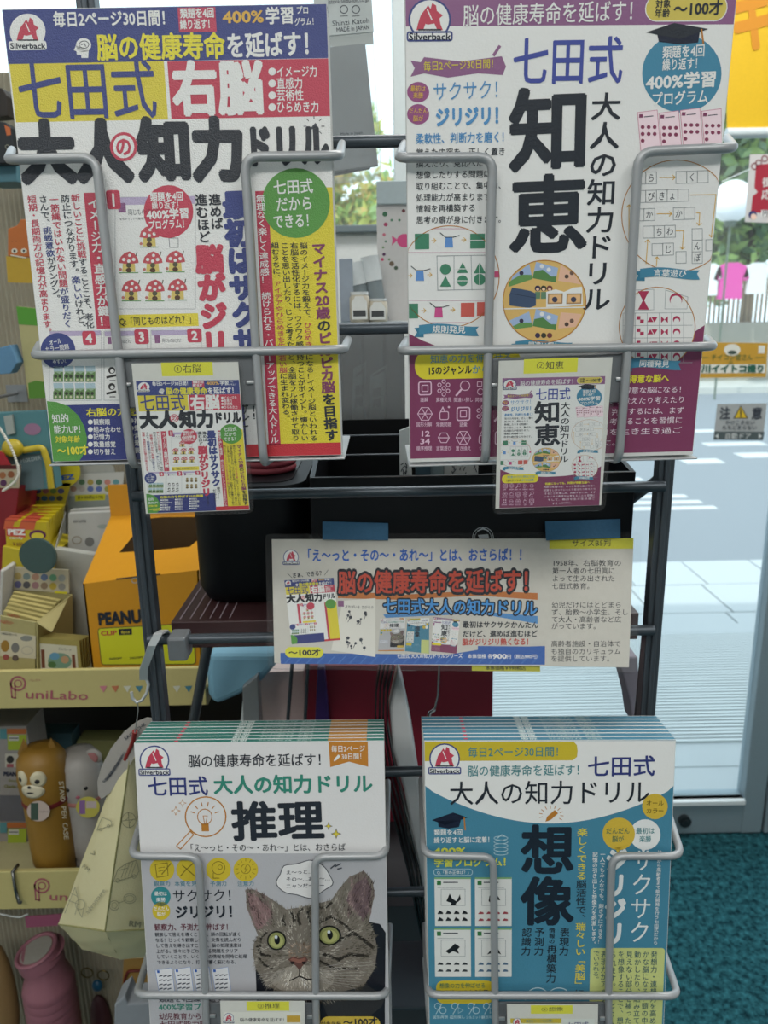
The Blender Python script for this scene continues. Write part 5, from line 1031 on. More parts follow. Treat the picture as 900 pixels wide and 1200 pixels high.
# ================================================================== BELOW THE TABLE AND BETWEEN THE LOWER BOOKS
cabx0, cabx1 = float(P(190, 1000, .665)[0]), float(P(765, 1000, .665)[0])
cab = empty('dark_cabinet', 'dark grey low cabinet standing behind the rack', 'cabinet'); dk = mat('dark_grey_laminate', '3c3e42', .5)
m = MB(); m.box((cabx0, .665, .03), (cabx1, .67, zc)); m.build('front_panel', dk, cab)
m = MB(); m.box((cabx0, .67, .03), (cabx1, .95, zc)); m.build('body', dk, cab)
m = MB(); m.box((cabx0+.01, .68, 0), (cabx1-.01, .94, .03)); m.build('plinth', mat('black_plinth', '15161a', .6), cab)
zb_ = zc
def onc(name, quad, Y, th, m_, label, cat, group=None):   # panel whose foot stands on the cabinet
    f = [P(*q, Y) for q in quad]; f[2][2] = f[3][2] = zb_+.0005; m = MB(); m.prism(f, (0, th, 0)); return tag(m.build(name, m_, None, .001), label, cat, group)
onc('red_box', [(357, 780), (578, 780), (578, 850), (357, 850)], .80, .06, mat('deep_red_board', '8c2034', .5), 'deep red box showing below the long banner card', 'box')
onc('purple_book', [(372, 782), (380, 782), (392, 850), (357, 850)], .785, .012, mat('purple_cover', '38205e', .4), 'thin purple book leaning against the red box', 'book')
onc('pink_white_panel', [(300, 788), (356, 786), (358, 850), (300, 850)], .84, .03, mat('pinkish_white', 'e0ccc8', .5), 'pinkish white box left of the purple book', 'box')
onc('white_gloss_panel', [(290, 768), (360, 768), (360, 850), (268, 850)], .875, .02, mat('white_gloss', 'dde6e8', .4), 'white gloss panel behind the pinkish white box', 'panel')
m = MB(); cq = P(300, 770, .83); m.prism([P(*p, .80) for p in ((243, 766), (325, 766), (322, 782), (306, 800), (280, 816), (252, 828), (243, 815), (241, 790))], (0, .03, 0)); cu = m.build('blue_cushion', mat('pale_blue_cloth', '7fb0c8', .8, bump=.3, scale=60), None, .008, 3); tag(cu, 'pale blue rounded cushion hanging under the brown table', 'cushion')
onc('grey_tin', [(284, 806), (302, 792), (302, 850), (280, 850)], .79, .02, mat('grey_tin_metal', '8c9092', .4, .3), 'small grey tin in front of the pinkish white box', 'tin')
blk = mat('glossy_black_folder', '191b1e', .25, spec=.6)
for k in range(4):
    path = [(446+k*5, 778), (441+k*4.5, 810), (440+k*4.5, 850), (448+k*5, 905), (462+k*5, 960), (478+k*4.5, 1020), (492+k*3, 1090), (503+k*2, 1176)]
    pts = [P(x, y, .60+.004*k) for x, y in path]; pts[-1][2] = ztray+.0004
    m = MB()
    for i in range(len(pts)-1):
        a, b = pts[i], pts[i+1]; m.hexa([a+[-.0007, 0, 0], a+[.0007, 0, 0], b+[.0007, 0, 0], b+[-.0007, 0, 0], a+[-.0007, .07*0+.02, 0], a+[.0007, .02, 0], b+[.0007, .02, 0], b+[-.0007, .02, 0]])
    tag(m.build('black_folder', blk), ('leftmost', 'second', 'third', 'rightmost')[k]+' of four curved black folders between the lower books', 'folder', 'black folders')
bgm = mat('white_plastic_bag', 'cfd3d4', .3, bump=.6, scale=40)
m = MB(); pts = [(466, 782), (472, 800), (482, 850), (490, 905), (497, 960), (504, 1100), (497, 1100), (488, 1010), (474, 930), (460, 880), (456, 830)]
m.prism([P(x, y, .625) for x, y in pts], (0, .02, 0)); tag(m.build('white_bag', bgm, None, .003), 'crumpled white plastic bag behind the black folders', 'bag')
m = MB(); m.lathe([(.007, 0), (.010, .012), (.009, .045), (.005, .052)], P(436, 845, .775)*[1, 1, 0]+[0, 0, zb_], 14); tag(m.build('white_bottle', mat('white_bottle_plastic', 'c9cccb', .4)), 'small white bottle standing before the red box', 'bottle')
m = MB(); m.tube([P(515, 775, .74), P(513, 815, .74), P(509, 832, .74)], .0012, 8); m.tube([P(509, 832, .74), P(503, 836, .735), P(502, 842, .73)], .0022, 8); tag(m.build('hanging_hook', mat('chrome_wire', 'a8aaac', .2, .9)), 'thin chrome hook hanging against the red box', 'hook')
m = MB(); m.prism([P(*p, .70) for p in ((722, 770), (748, 770), (750, 850), (742, 850), (738, 822), (732, 798))], (0, .03, 0)); tag(m.build('grey_tote', mat('mauve_grey_cloth', '7e7a86', .8), None, .002), 'mauve grey bag edge showing beside the right rack post', 'bag')
# ================================================================== LEFT SHELF UNIT
YS = .80; YB = 1.10
sx1 = float(P(239, 790, YS)[0]); sx0 = -1.15
z1t, z1b = float(P(100, 785, YS)[2]), float(P(100, 829, YS)[2]); z2t, z2b = float(P(50, 1021, YS)[2]), float(P(50, 1065, YS)[2])
s1, s2 = z1t-.03, z2t-.035; z3 = z2t-.62
unit = empty('shelf_unit', 'cream shop shelf unit at the left with lettered front rails', 'shelf')
cream = mat('cream_laminate', 'b9ae74', .6, var=.04); darkb = mat('dark_shelf_back', '17181a', .8); corr = mat('corrugated_cream', '9c9684', .8, var=.05)
zp = float(P(4, 88, YB)[2])
for zt_, zb2 in ((z1t, z1b), (z2t, z2b), (z3, z3-.05)):
    m = MB(); m.box((sx0, YS, zb2), (sx1, YS+.006, zt_)); m.build('front_rail', cream, unit, .001)
    m = MB(); m.box((sx0, YS+.006, zt_-.05), (sx1, YB, s1 if zt_ == z1t else s2 if zt_ == z2t else zt_-.03)); m.build('shelf_board', mat('cream_board', 'a8a078', .6), unit)
m = MB(); m.box((sx0, YB, s2), (sx1, YB+.012, z1b)); m.build('back_board', darkb, unit)
def corrugated(z0, z1, y0, x1=None):
    m = MB(); n_ = int(((x1 or sx1)-sx0)/.0068); vs = []
    for i in range(n_+1):
        for d in (0, .5): x = sx0+(i+d)*.0068; y = y0-(.0022 if d else 0); vs += [(x, y, z0), (x, y, z1)]
    m.add(vs, [(2*i, 2*i+2, 2*i+3, 2*i+1) for i in range(len(vs)//2-1)]); g = m.build('corrugated_panel', corr, unit)
    m = MB(); m.box((sx0, y0+.001, z0), ((x1 or sx1), y0+.012, z1)); m.build('backing', MATS['cream_board'], unit)
corrugated(s1, zp, YB-.01); corrugated(z3, z2b-.03, .96)
for x in (sx0, sx1-.012): m = MB(); m.box((x, YB-.04, 0), (x+.012, YB+.014, zp)); m.build('upright', mat('grey_upright', '7c8084', .5, .3), unit)
m = MB(); m.box((sx0, YS+.1, 0), (sx1, YB, .06)); m.build('base', darkb, unit)
lc = pageY([(0, 790), (230, 790), (230, 829), (0, 829)], YS-.0004); lc.step = 1e-4
def punilabo(c, x, y, s):
    c.ell(x+13*s, y-7*s, 9.5*s, 9*s, '93505a', 2, ring=2*s, n=20); c.ell(x+13*s, y-7*s, 5*s, 4.6*s, '93505a', 2, ring=1.2*s, n=16); c.line([(x+4.5*s, y-8*s), (x+6*s, y+9*s), (x+10*s, y+10*s), (x+9.5*s, y-5*s)], 1.6*s, '93505a', 2)
    c.T('uniLabo', x+21*s, y+5*s, x+96*s, y+7*s, 14*s, '93505a', .012, z=2)
punilabo(lc, 8, 808, 1); lc.T('パレクト', 34, 797, 48, 797, 3.4, '93505a', 0, z=2)
for i, x in enumerate((121, 135, 149, 163, 177, 191, 207, 221)): lc.poly([(x-4.5, 804), (x+4.5, 803.5), (x+.5, 811.5)], ('b0707a', 'a8684a', 'b8b8a8', '3f7080')[i % 4], 2)
lc.part('rail_lettering', INK_PAPER, unit)
lc = pageY([(0, 1024), (150, 1024), (150, 1065), (0, 1065)], YS-.0004); lc.step = 1e-4; punilabo(lc, 36, 1045, 1); lc.part('rail_lettering', INK_PAPER, unit)
m = MB(); a = P(17, 1022, YS); m.tube([a+[0, .01, .002], a+[0, -.004, .004], a+[.001, -.006, -.02], a+[.004, -.008, -.038], a+[.008, -.012, -.034]], .0022, 8); m.build('rail_hook', mat('dark_chrome', '6a6c6a', .25, .9), unit)

def on_shelf(quad, zs, Y0, d, name, m_, label=None, cat=None, parent=None, group=None, bevel=.001, lean=0):
    """box whose front face matches four photo corners; its foot is brought down onto the shelf"""
    Y = [Y0+lean, Y0+lean, Y0, Y0]; f = [P(*q, y) for q, y in zip(quad, Y)]
    for k in (2, 3): f[k] = np.array([f[k][0], f[k][1], zs+.0005])
    m = MB(); m.prism(f, (0, d, 0)); o = m.build(name, m_, parent, bevel); return tag(o, label, cat, group)
# the big yellow counter box
org = mat('orange_yellow_card', 'c98c14', .5, var=.04); org_d = mat('brown_inside_card', '4a3414', .8); blue_e = mat('blue_card_edge', '2a3a6a', .6)
yb = empty('yellow_counter_box', 'large orange-yellow counter box with black lettering on the left shelf', 'box')
Yf, Yb2 = .845, .96; f = [P(97, 684, Yf), P(233, 668, Yf), P(238, 800, Yf), P(110, 800, Yf)]; f[2][2] = f[3][2] = s1+.001; dz = np.array([0, Yb2-Yf, 0])
m = MB(); m.prism(f, (0, .002, 0)); m.build('front_face', org, yb)
bt = [P(146, 603, Yb2), P(232, 601, Yb2)]
m = MB(); m.prism([f[0], f[3], f[3]+dz, np.array([f[0][0], Yb2, bt[0][2]])], (.002, 0, 0)); m.prism([f[1], f[2], f[2]+dz, np.array([f[1][0], Yb2, bt[1][2]])], (-.002, 0, 0)); m.build('side_face', org, yb)
m = MB(); m.prism([np.array([f[0][0], Yb2, bt[0][2]+.04]), np.array([f[1][0], Yb2, bt[0][2]+.04]), f[2]+dz, f[3]+dz], (0, -.002, 0)); m.build('back_face', org, yb)
q0, q1, q2, q3 = f[0], f[1], np.array([f[1][0], Yb2, bt[1][2]]), np.array([f[0][0], Yb2, bt[0][2]])
S_ = lambda u, v: (q0*(1-u)+q1*u)*(1-v)+(q3*(1-u)+q2*u)*v
out = [S_(0, 0), S_(.5, 0), S_(1, 0), S_(1, .5), S_(1, 1), S_(.5, 1), S_(0, 1), S_(0, .5)]; inn = [S_(.22, .40), S_(.5, .39), S_(.85, .40), S_(.95, .6), S_(.97, .92), S_(.5, .94), S_(.36, .92), S_(.29, .66)]
m = MB(); nn = np.cross(q1-q0, q3-q0); nn /= np.linalg.norm(nn); nn = nn if nn[2] > 0 else -nn
m.add(out+inn, [(i, (i+1) % 8, 8+(i+1) % 8, 8+i) for i in range(8)]); m.add([p-nn*.002 for p in out+inn], [(i, 8+i, 8+(i+1) % 8, (i+1) % 8) for i in range(8)]); m.build('sloping_top', org, yb)
dn_ = np.array([0, 0, -.05]); m = MB(); m.add(inn+[p+dn_ for p in inn], [(i, (i+1) % 8, 8+(i+1) % 8, 8+i) for i in range(8)]+[tuple(range(8, 16))]); m.build('opening_lining', org_d, yb)
m = MB(); a_, b_2 = f[3].copy(), f[2].copy(); m.box((a_[0]+.002, Yf-.0012, P(200, 800, Yf)[2]), (b_2[0]-.001, Yf-.0002, P(200, 781, Yf)[2])); m.build('blue_edge', blue_e, yb)
pc = Canvas([(97, 684), (233, 668), (238, 783), (108, 783)], [P(97, 684, Yf-.0003), P(233, 668, Yf-.0003), P(108, 783, Yf-.0003)], .14, .11); pc.step = 1e-4
pc.T('PEANUTS', 115, 725, 184, 720, 17, 'k', .06); pc.rr(114, 736, 230, 779, 4, 'b8bb28', 1, '5a5a30', 1); pc.T('CLIP', 118, 742, 137, 741, 6, 'R', .04, z=4); pc.rect(139, 737, 155, 743.5, 'k', 3); pc.T('8pcs', 142, 740.5, 152, 740, 4, 'Y', .02, z=5)
pc.line([(137, 678.5), (187, 673)], 1.6, 'k', 2); pc.ell(158, 680, 4, 3.5, '9a9a94', 3, 12, ring=1); pc.T('SNOOPY', 128, 772, 143, 771, 3, 'k', .02, z=4); pc.T('SNOOPY', 152, 771, 168, 770, 3, 'k', .02, z=4)
pc.part('box_lettering', INK_PAPER, yb)
# yellow packs in their tray
TC = empty('candy_display_tray', 'yellow counter display tray of red and yellow packs under the round yellow topper', 'display tray')
Yt = .93; dv = (0, .09, 0); yl_ = mat('lemon_card', 'b8a824', .5)
zt0 = float(P(40, 690, Yt)[2])
on_shelf([(3, 640), (60, 650), (62, 800), (4, 800)], s1, Yt+.004, .085, 'tray_body', yl_, parent=TC)
hc = pageY([(35, 566), (83, 566), (75, 594), (22, 592)], Yt+.10); m = MB(); m.prism(corners(hc), (0, .002, 0)); m.build('header_panel', yl_, TC)
m = MB(); m.prism([P(30, 592, Yt+.104), P(75, 592, Yt+.104), P(70, 660, Yt+.092), P(20, 660, Yt+.092)], (0, .002, 0)); m.build('back_panel', yl_, TC)
for r_ in range(2):
    for k in range(5): hc.ell(35.5+k*9-r_*1.5, 575.5+r_*8.5, 4, 3.1, ('8a4a50', '4a4a7a', '8a5a60', '5a7a40', '4a4a70', '7a4a60', '6a4a6a', '3a6a80', '4a6a80', '4a4a40')[k+r_*5], 2, 12)
hc.part('flavour_pictures', INK_PAPER, TC)
m = MB(); p0 = P(75, 552, Yt+.10); m.tube([p0, p0+np.array([0, .003, 0])], .0215, 26); m.build('round_topper', mat('yellow_topper', 'c8bc28', .5), TC)
tpc = pageY([(60, 535), (95, 535), (95, 575), (60, 575)], Yt+.0996); tpc.T('PEZ', 65, 561, 87, 558, 7, 'B', .05); tpc.part('topper_lettering', INK_PAPER, TC)
for k in range(6):
    Y = Yt+.012+k*.013; dy = k*5.2; dx = k*5.3; q = [(6+dx*.9, 609-dy*.6), (54+dx*.75, 612-dy*.75), (58, 655), (8, 650)]
    f = [P(*p, Y) for p in q]; m = MB(); m.prism(f, (0, .008, 0)); pk_ = m.build('candy_pack', mat('pack_yellow', 'c0ac1c', .4)); tag(pk_, ('front', 'second', 'third', 'fourth', 'fifth', 'rear')[k]+' red and yellow candy pack in the yellow display tray', 'candy pack', 'candy packs in the tray')
    c = pageY(q, Y-.0003); c.poly([q[0], (q[0][0]+12, q[0][1]+.6), (q[0][0]+8, q[0][1]+11), (q[0][0]-2, q[0][1]+11)], 'b85a3a', 1); c.poly([(q[0][0]+19, q[0][1]+1), (q[0][0]+36, q[0][1]+2), (q[0][0]+34, q[0][1]+12), (q[0][0]+15, q[0][1]+12)], 'b85a3a', 1)
    m = MB()
    for a_, b_3 in ((0, 14), (19, 36)):
        p_, r_3 = P(q[0][0]+a_, q[0][1]+a_*.05, Y), P(q[0][0]+b_3, q[0][1]+b_3*.05, Y); m.hexa([p_+[0, -.0004, .0006], r_3+[0, -.0004, .0006], r_3+[0, -.0004, -.002], p_+[0, -.0004, -.002], p_+[0, .0085, .0006], r_3+[0, .0085, .0006], r_3+[0, .0085, -.002], p_+[0, .0085, -.002]])
    m.build('red_stripe', mat('pack_red', 'b04a34', .45), pk_)
    if k == 0:
        c.rect(7, 617, 30, 630, 'b04a3a', 2); c.T('PEZ', 9, 623, 29, 623.5, 8, 'w', .06); c.T('candy', 11, 630, 27, 630, 3.4, 'w', .02); c.ell(44, 627, 10, 6, '5a2a50', 2, 18); c.ell(44, 628, 7.5, 4, 'Y', 3, 16); c.T('￥650', 14, 637.5, 27, 637.5, 5, '6a3a30', .02); c.ell(13, 650, 6, 5, '7a4a60', 2, 14)
    c.part('pack_print', INK_PAPER, pk_)
# grey-white tray with sachets
GT = empty('white_display_tray', 'grey-white counter display tray beside the yellow one', 'display tray')
gw = mat('grey_white_card', 'a8aaa4', .6); Yg = .95
on_shelf([(64, 643), (110, 650), (112, 800), (66, 800)], s1, Yg, .012, 'tray_front', gw, parent=GT)
m = MB(); m.prism([P(110, 650, Yg), P(146, 596, Yg+.1), P(146, 690, Yg+.1), P(112, 780, Yg)], (.001, .001, 0)); m.prism([P(64, 643, Yg), P(76, 600, Yg+.1), P(76, 690, Yg+.1), P(66, 780, Yg)], (.001, .001, 0)); m.build('tray_side', gw, GT)
hc = pageY([(80, 556), (144, 553), (140, 594), (80, 596)], Yg+.10); m = MB(); m.prism(corners(hc), (0, .002, 0)); m.build('header_panel', mat('grey_header', '8f9894', .6), GT)
m = MB(); m.prism([P(*p, Yg+.104) for p in ((92, 556), (95, 547), (104, 542), (124, 542), (133, 547), (135, 555))], (0, .002, 0)); m.build('header_tab', gw, GT)
m = MB(); m.prism([P(80, 590, Yg+.104), P(142, 590, Yg+.104), P(140, 680, Yg+.104), P(76, 680, Yg+.104)], (0, .002, 0)); m.build('back_panel', gw, GT)
hc.rect(81, 556, 143, 579, 'b0b2ae', 1)
for r_ in range(2):
    for k in range(6): hc.ell(86+k*10, 565+r_*8, 3.8, 3.4, ('a89aa0', '5a7a60', '9a8a4a', '4a6a50', 'b07a70', '5a8a90', 'a88a80', 'a09a98', '5a6a9a', '5a6aa0', '8a8a4a', '9aa09a')[k+r_*6], 2, 12)
hc.rect(88, 580, 123, 586, 'b8b42a', 2); hc.T('各￥700(税込￥770)', 91, 583, 121, 582.5, 4, 'k', .02); hc.part('header_print', INK_PAPER, GT)
for k in range(2):
    Y = Yg+.03+k*.02; q = [(80-k*-2, 602-k*4), (131+k*2, 600-k*5), (132, 650), (80, 648)]; f = [P(*p, Y) for p in q]; m = MB(); m.prism(f, (0, .01, 0)); o = m.build('white_sachet', mat('sachet_white', 'b4b5b2', .35, bump=.5, scale=50)); tag(o, ('front', 'rear')[k]+' white sachet standing in the grey-white display tray', 'sachet', 'white sachets')
    if k == 0: c = pageY(q, Y-.0004); c.T('DRIP COFFEE', 86, 611, 101, 610.5, 4, 'd', 0); c.ell(90, 633, 6, 5, '8a8478', 2, 14, ring=1.4); c.ell(105, 635, 5.5, c='6a6a68', z=2, n=14); c.ell(121, 617, 7, 2.6, '8a9490', 2, 14); c.part('sachet_print', INK_PAPER, o)
# dark round badge
m = MB(); p0 = P(44, 652, .885); m.tube([p0, p0+np.array([0, .004, 0])], .0222, 28); m.tube([p0+[0, -.0006, 0], p0], .0205, 28); bd_ = m.build('round_badge', mat('teal_grey_badge', '3f5552', .35)); tag(bd_, 'plain dark teal round badge clipped above the beige box', 'badge')
# beige open box
BB = empty('beige_display_box', 'beige open display box of small packets on the left shelf', 'display box'); bg_ = mat('beige_card', 'a89f6c', .6)
hc = pageY([(13, 664), (80, 668), (81, 695), (15, 691)], .93); m = MB(); m.prism(corners(hc), (0, .002, 0)); m.build('header_panel', mat('beige_pale', 'b4ae98', .6), BB)
m = MB(); m.prism([P(12, 690, .932), P(84, 697, .932), P(84, 760, .932), P(12, 760, .932)], (0, .002, 0)); m.build('back_panel', bg_, BB)
for r_ in range(2):
    for k in range(6): hc.ell(21+k*10.3, 675+r_*10+k*.5, 4.4, 4.2, ('9a8a5a', '6a7a7a', '9a7a6a', '5a6a8a', '5a8a70', '8a9090', '5a5a80', '4a4a50', '8a6a70', '7a6a5a', '9a8a3a', '7a7a78')[k+r_*6], 2, 12)
hc.rect(64, 692.5, 79, 696, 'c0b82a', 2); hc.part('header_print', INK_PAPER, BB)
on_shelf([(0, 721), (42, 729), (42, 800), (0, 800)], s1, .845, .002, 'box_front', bg_, parent=BB)
m = MB(); m.prism([P(42, 729, .846), P(83, 697, .93), P(84, 770, .93), P(43, 800, .846)], (.002, 0, 0)); m.prism([P(43, 730, .846), P(60, 741, .835), P(80, 700, .925)], (.0012, 0, .0008)); m.build('box_side', bg_, BB)
for k in range(6):
    Y = .857+k*.012; q = [(4+k*2.2, 716-k*4.4), (46+k*4.6, 727-k*4.6), (44+k*4, 770), (4, 770)]; f = [P(*p, Y) for p in q]; m = MB(); m.prism(f, (0, .006, 0)); o = m.build('beige_packet', mat('beige_packet_paper', 'b0a468', .6)); tag(o, ('front', 'second', 'third', 'fourth', 'fifth', 'rear')[k]+' beige packet standing in the beige display box', 'packet', 'beige packets')
    if k == 0: c = pageY(q, Y-.0003); c.T('トム＆ジェリー', 8, 720, 24, 723, 4.5, 'R', .04); c.part('packet_print', INK_PAPER, o)
c = pageY([(0, 721), (42, 729), (42, 800), (0, 800)], .8446); c.step = 1e-4; c.T('トム＆ジェリー', 0, 727.5, 16, 730, 5, 'R', .04); c.rect(0, 739, 42, 772, 'b4ae98', 1); c.ell(6, 757, 5, 7, '8a6a30', 2, 14); c.ell(18, 759, 4.8, 6, '6a6a68', 2, 14); c.ell(31, 748, 7, 3.4, '7a7c78', 2, 14); c.ell(32, 762, 7, 5, '9a968a', 2, 14, ring=.8); c.ell(7, 770, 3.6, c='8a4a44', z=2, n=12); c.ell(18, 771, 3.8, c='5a504a', z=2, n=12); c.T('つめあわせシール', 1, 742, 20, 744, 3.6, 'd', .01); c.part('box_print', INK_PAPER, BB)
for k in range(4):
    Y = .85+k*.007; q = [(44+k*3, 747-k*1.5), (93+k*3.5, 751-k*1.6), (97+k*3, 800), (46, 800)]; o = on_shelf(q, s1, Y, .004, 'picture_card', mat('olive_card', '9c9050', .6), ('front', 'second', 'third', 'rear')[k]+' olive-edged picture card packet right of the beige box', 'card packet', None, 'picture card packets', 0)
    if k == 0:
        c = pageY(q, Y-.0003); c.rect(46.5, 754, 93, 800, 'b8b6a4', 1); c.rect(48, 761, 53, 783, '6a4030', 2); c.rect(84, 767, 89, 783, '6a4030', 2); c.ell(70, 775, 14, 10, '6a8a78', 2, 16); c.ell(64, 769, 6, 4.5, '5a8aa8', 3, 10); c.ell(76, 773, 5, 4.5, 'a8886a', 3, 10); c.ell(61, 779, 5, 4, '4a6a40', 3, 10); c.T('ミニカード', 68, 760, 84, 762, 3.4, 'd', .01); c.part('card_picture', INK_PAPER, o)
on_shelf([(0, 668), (4, 670), (4, 800), (0, 800)], s1, .90, .04, 'white_box', mat('plain_white_card', 'b8b8b4', .6), 'thin white box edge at the far left of the shelf', 'box')
on_shelf([(78, 683), (100, 690), (108, 800), (84, 800)], s1, .955, .03, 'pale_box', mat('pale_grey_card', 'a09c94', .6), 'pale box with a red stripe behind the orange-yellow box', 'box')
# red display and bead chain
rd = empty('red_display', 'dark red display with round pictures at the left edge', 'display')
on_shelf([(-40, 572), (22, 572), (12, 800), (-40, 800)], s1, .965, .06, 'red_body', mat('dark_red_card', '7c1420', .5), parent=rd)
c = pageY([(-30, 545), (24, 545), (22, 572), (-30, 571)], .963); m = MB(); m.prism(corners(c), (0, .002, 0)); m.build('cream_panel', mat('cream_panel_card', 'a89c84', .6), rd)
c.rect(-30, 545, 24, 550, '4a1a1a', 1); 
for x, y, cc in ((3, 557, '8a5a3a'), (13, 556, '7a4a30'), (4, 566, '4a2a4a'), (15, 566, '7a8a6a')): c.ell(x, y, 4, c=cc, z=2, n=12)
c.part('flavour_pictures', INK_PAPER, rd)
m = MB(); m.prism([P(*p, .962) for p in ((-30, 545), (-28, 528), (-10, 524), (4, 531), (12, 545))], (0, .002, 0)); m.build('arched_top', mat('bright_red_card', '9c1824', .5), rd)
ch = [(0, 502), (6, 512), (12, 522), (17, 534), (21, 546), (22, 556), (18, 564), (10, 571), (2, 576)]
m = MB(); pts = [P(x, y, .90) for x, y in ch]
for a, b in zip(pts, pts[1:]):
    for t_ in (0, .25, .5, .75): q = a*(1-t_)+b*t_; m.ball(q, .0018, .0018, .0018, n=8, m=5)
m.tube(pts, .0006, 5); g = m.build('bead_chain', mat('white_pearl_bead', 'd8d6cc', .3)); tag(g, 'white bead chain hanging in front of the red display', 'chain')
# hooked goods on the upper corrugated panel
def peg(px_, py_, Y0=.93):
    p = P(px_, py_, YB-.012); m = MB(); m.tube([p, np.array([p[0], Y0, p[2]+.002]), np.array([p[0], Y0-.004, p[2]+.01])], .0022, 8); m.box((p[0]-.014, p[1]-.001, p[2]-.012), (p[0]+.014, p[1]+.002, p[2]+.012)); return m.build('peg_hook', mat('pale_peg', '8c9094', .35, .4), unit)
def hanging(name, quad, Y, th, m_, label, cat): return tag(slabpx(name, quad, Y, th, m_, None, None, None, None, .001), label, cat)
peg(20, 461, .94); peg(2, 120, .95)
o = hanging('orange_face_pack', [(9, 268), (20, 264), (24, 257), (38, 257), (44, 302), (9, 300)], .99, .008, mat('orange_pouch', 'b8662a', .5), 'orange round-faced pouch on a yellow card by the corrugated panel', 'pouch')
c = pageY([(8, 270), (42, 270), (42, 302), (8, 302)], .9896); 
for x in (17, 28): c.ell(x, 294, 3.6, 3, 'c8c4b4', 2, 12); c.ell(x, 294, 1.6, c='k', z=3, n=8)
c.T('・・・', 12, 283, 26, 283, 3, 'k', 0); c.line([(13, 299), (30, 302)], 1.4, 'c8c4b4', 2); c.part('face_print', INK_PAPER, o)
slabpx('yellow_card', [(7, 300), (44, 303), (46, 332), (9, 331)], .991, .003, mat('mustard_card', 'b8962a', .5), parent=o)
o = hanging('green_pack', [(19, 359), (50, 362), (58, 466), (33, 467)], .985, .01, mat('cream_wrap', 'b0aa78', .4), 'cream and green wrapped pack behind the left edge of the upper left book', 'pack')
c = pageY([(19, 359), (50, 362), (58, 466), (33, 467)], .9846); c.step = 1e-4; c.rect(19, 359, 50, 382, '4f8a34', 1); c.poly([(33, 449), (42, 446), (56, 448), (58, 466), (34, 467)], '4f7a30', 1); c.part('pack_print', INK_PAPER, o)
hanging('blue_pouch', [(-20, 413), (12, 404), (20, 425), (12, 438), (-20, 440)], .97, .02, mat('soft_blue', '5a86a8', .6), 'soft blue pouch at the left edge above the white peg', 'pouch')
hanging('dark_mascot_pouch', [(-20, 140), (6, 143), (13, 150), (17, 180), (14, 191), (-20, 192)], .98, .02, mat('charcoal_pouch', '1c2228', .5), 'charcoal pouch with small orange patch at the upper left edge', 'pouch')
c = pageY([(-10, 150), (16, 150), (16, 190), (-10, 190)], .9796); c.ell(8.5, 172, 2.6, c='8a8878', z=2, n=14, ring=.8); c.poly([(5, 146), (12, 150), (13, 158), (8, 159)], 'b8643a', 2); o_ = c.part('patch', INK_PAPER, bpy.data.objects['dark_mascot_pouch'])
hanging('blue_box', [(-20, 191), (19, 190), (20, 213), (-20, 214)], 1.0, .05, mat('muted_blue_card', '52808e', .5), 'muted blue box below the charcoal pouch', 'box')
hanging('dark_round_pouch', [(-10, 102), (2, 103), (8, 112), (9, 136), (-10, 138)], 1.0, .02, mat('brown_black', '2a2420', .6), 'dark rounded pouch at the top of the corrugated panel', 'pouch')
hp = empty('teal_pouch', 'teal zipped pouch with a yellow frame handle left of the green corner', 'pouch')
slabpx('pouch_body', [(-10, 485), (52, 482), (66, 572), (-10, 578)], .985, .02, mat('teal_fabric', '4f8088', .7), parent=hp)
m = MB(); m.tube(fillet([P(x, y, .976) for x, y in ((-10, 531), (6, 531), (12, 524), (20, 524), (26, 528), (50, 524), (57, 545), (60, 572))], .006), .0042, 10); m.build('yellow_frame', mat('yellow_rubber', 'b8a42a', .4), hp)
m = MB(); m.ball(P(15, 525, .972), .014, .008, .012); m.build('duck_face', MATS['yellow_rubber'], hp)
m = MB(); m.prism([P(*p, .98) for p in ((4, 488), (14, 486), (17, 508), (8, 510))], (0, .004, 0)); m.build('strap', mat('white_strap', '9ca4a0', .6), hp)
c = pageY([(0, 485), (55, 482), (66, 572), (0, 578)], .9846); c.step = 1e-4; c.ell(38, 503, 10, 7, '8a6a84', 2, 18); c.rect(2, 535, 52, 572, '5a6e74', 1); c.T('HOLDER', 24, 540, 48, 536, 6, 'a8b4b4', 0, z=4); c.part('pouch_print', INK_PAPER, hp)
for (a, b, cc) in (((-5, 0), (17, 10), 'b4c4c8'), ((20, -10), (120, 7), 'c0ccc8')):
    pass

# ------------------------------------------------------------------ middle shelf
def pen_case(cx, base_py, top_py, Y, w_, col, face, label, band):
    t = empty('pen_case', label, 'pen case', 'animal pen cases'); b = PZ(cx, base_py, s2) if False else P(cx, base_py, Y); x = float(b[0]); zt_ = float(P(cx, top_py, Y)[2]); H_ = zt_-s2
    m = MB(); m.lathe([(w_*.66, s2+.0006), (w_*.8, s2+.004), (w_*.86, s2+.012), (w_*.84, s2+.02), (w_*.97, s2+.026), (w_, s2+.05), (w_, s2+H_*.62)], (x, Y, 0), 26); m.build('case_body', mat('case_'+col, col, .5), t)
    m = MB(); m.lathe([(w_, s2+H_*.62), (w_*1.06, s2+H_*.68), (w_*1.1, s2+H_*.8), (w_*1.02, s2+H_*.92), (w_*.75, s2+H_*.985), (w_*.3, s2+H_)], (x, Y, 0), 26); m.build('head', MATS['case_'+col], t)
    m = MB(); m.lathe([(w_*1.02, s2+H_*.605), (w_*1.06, s2+H_*.62), (w_*1.02, s2+H_*.64)], (x, Y, 0), 26); m.build('collar', mat('collar_'+band, band, .5), t)
    return t, x, H_
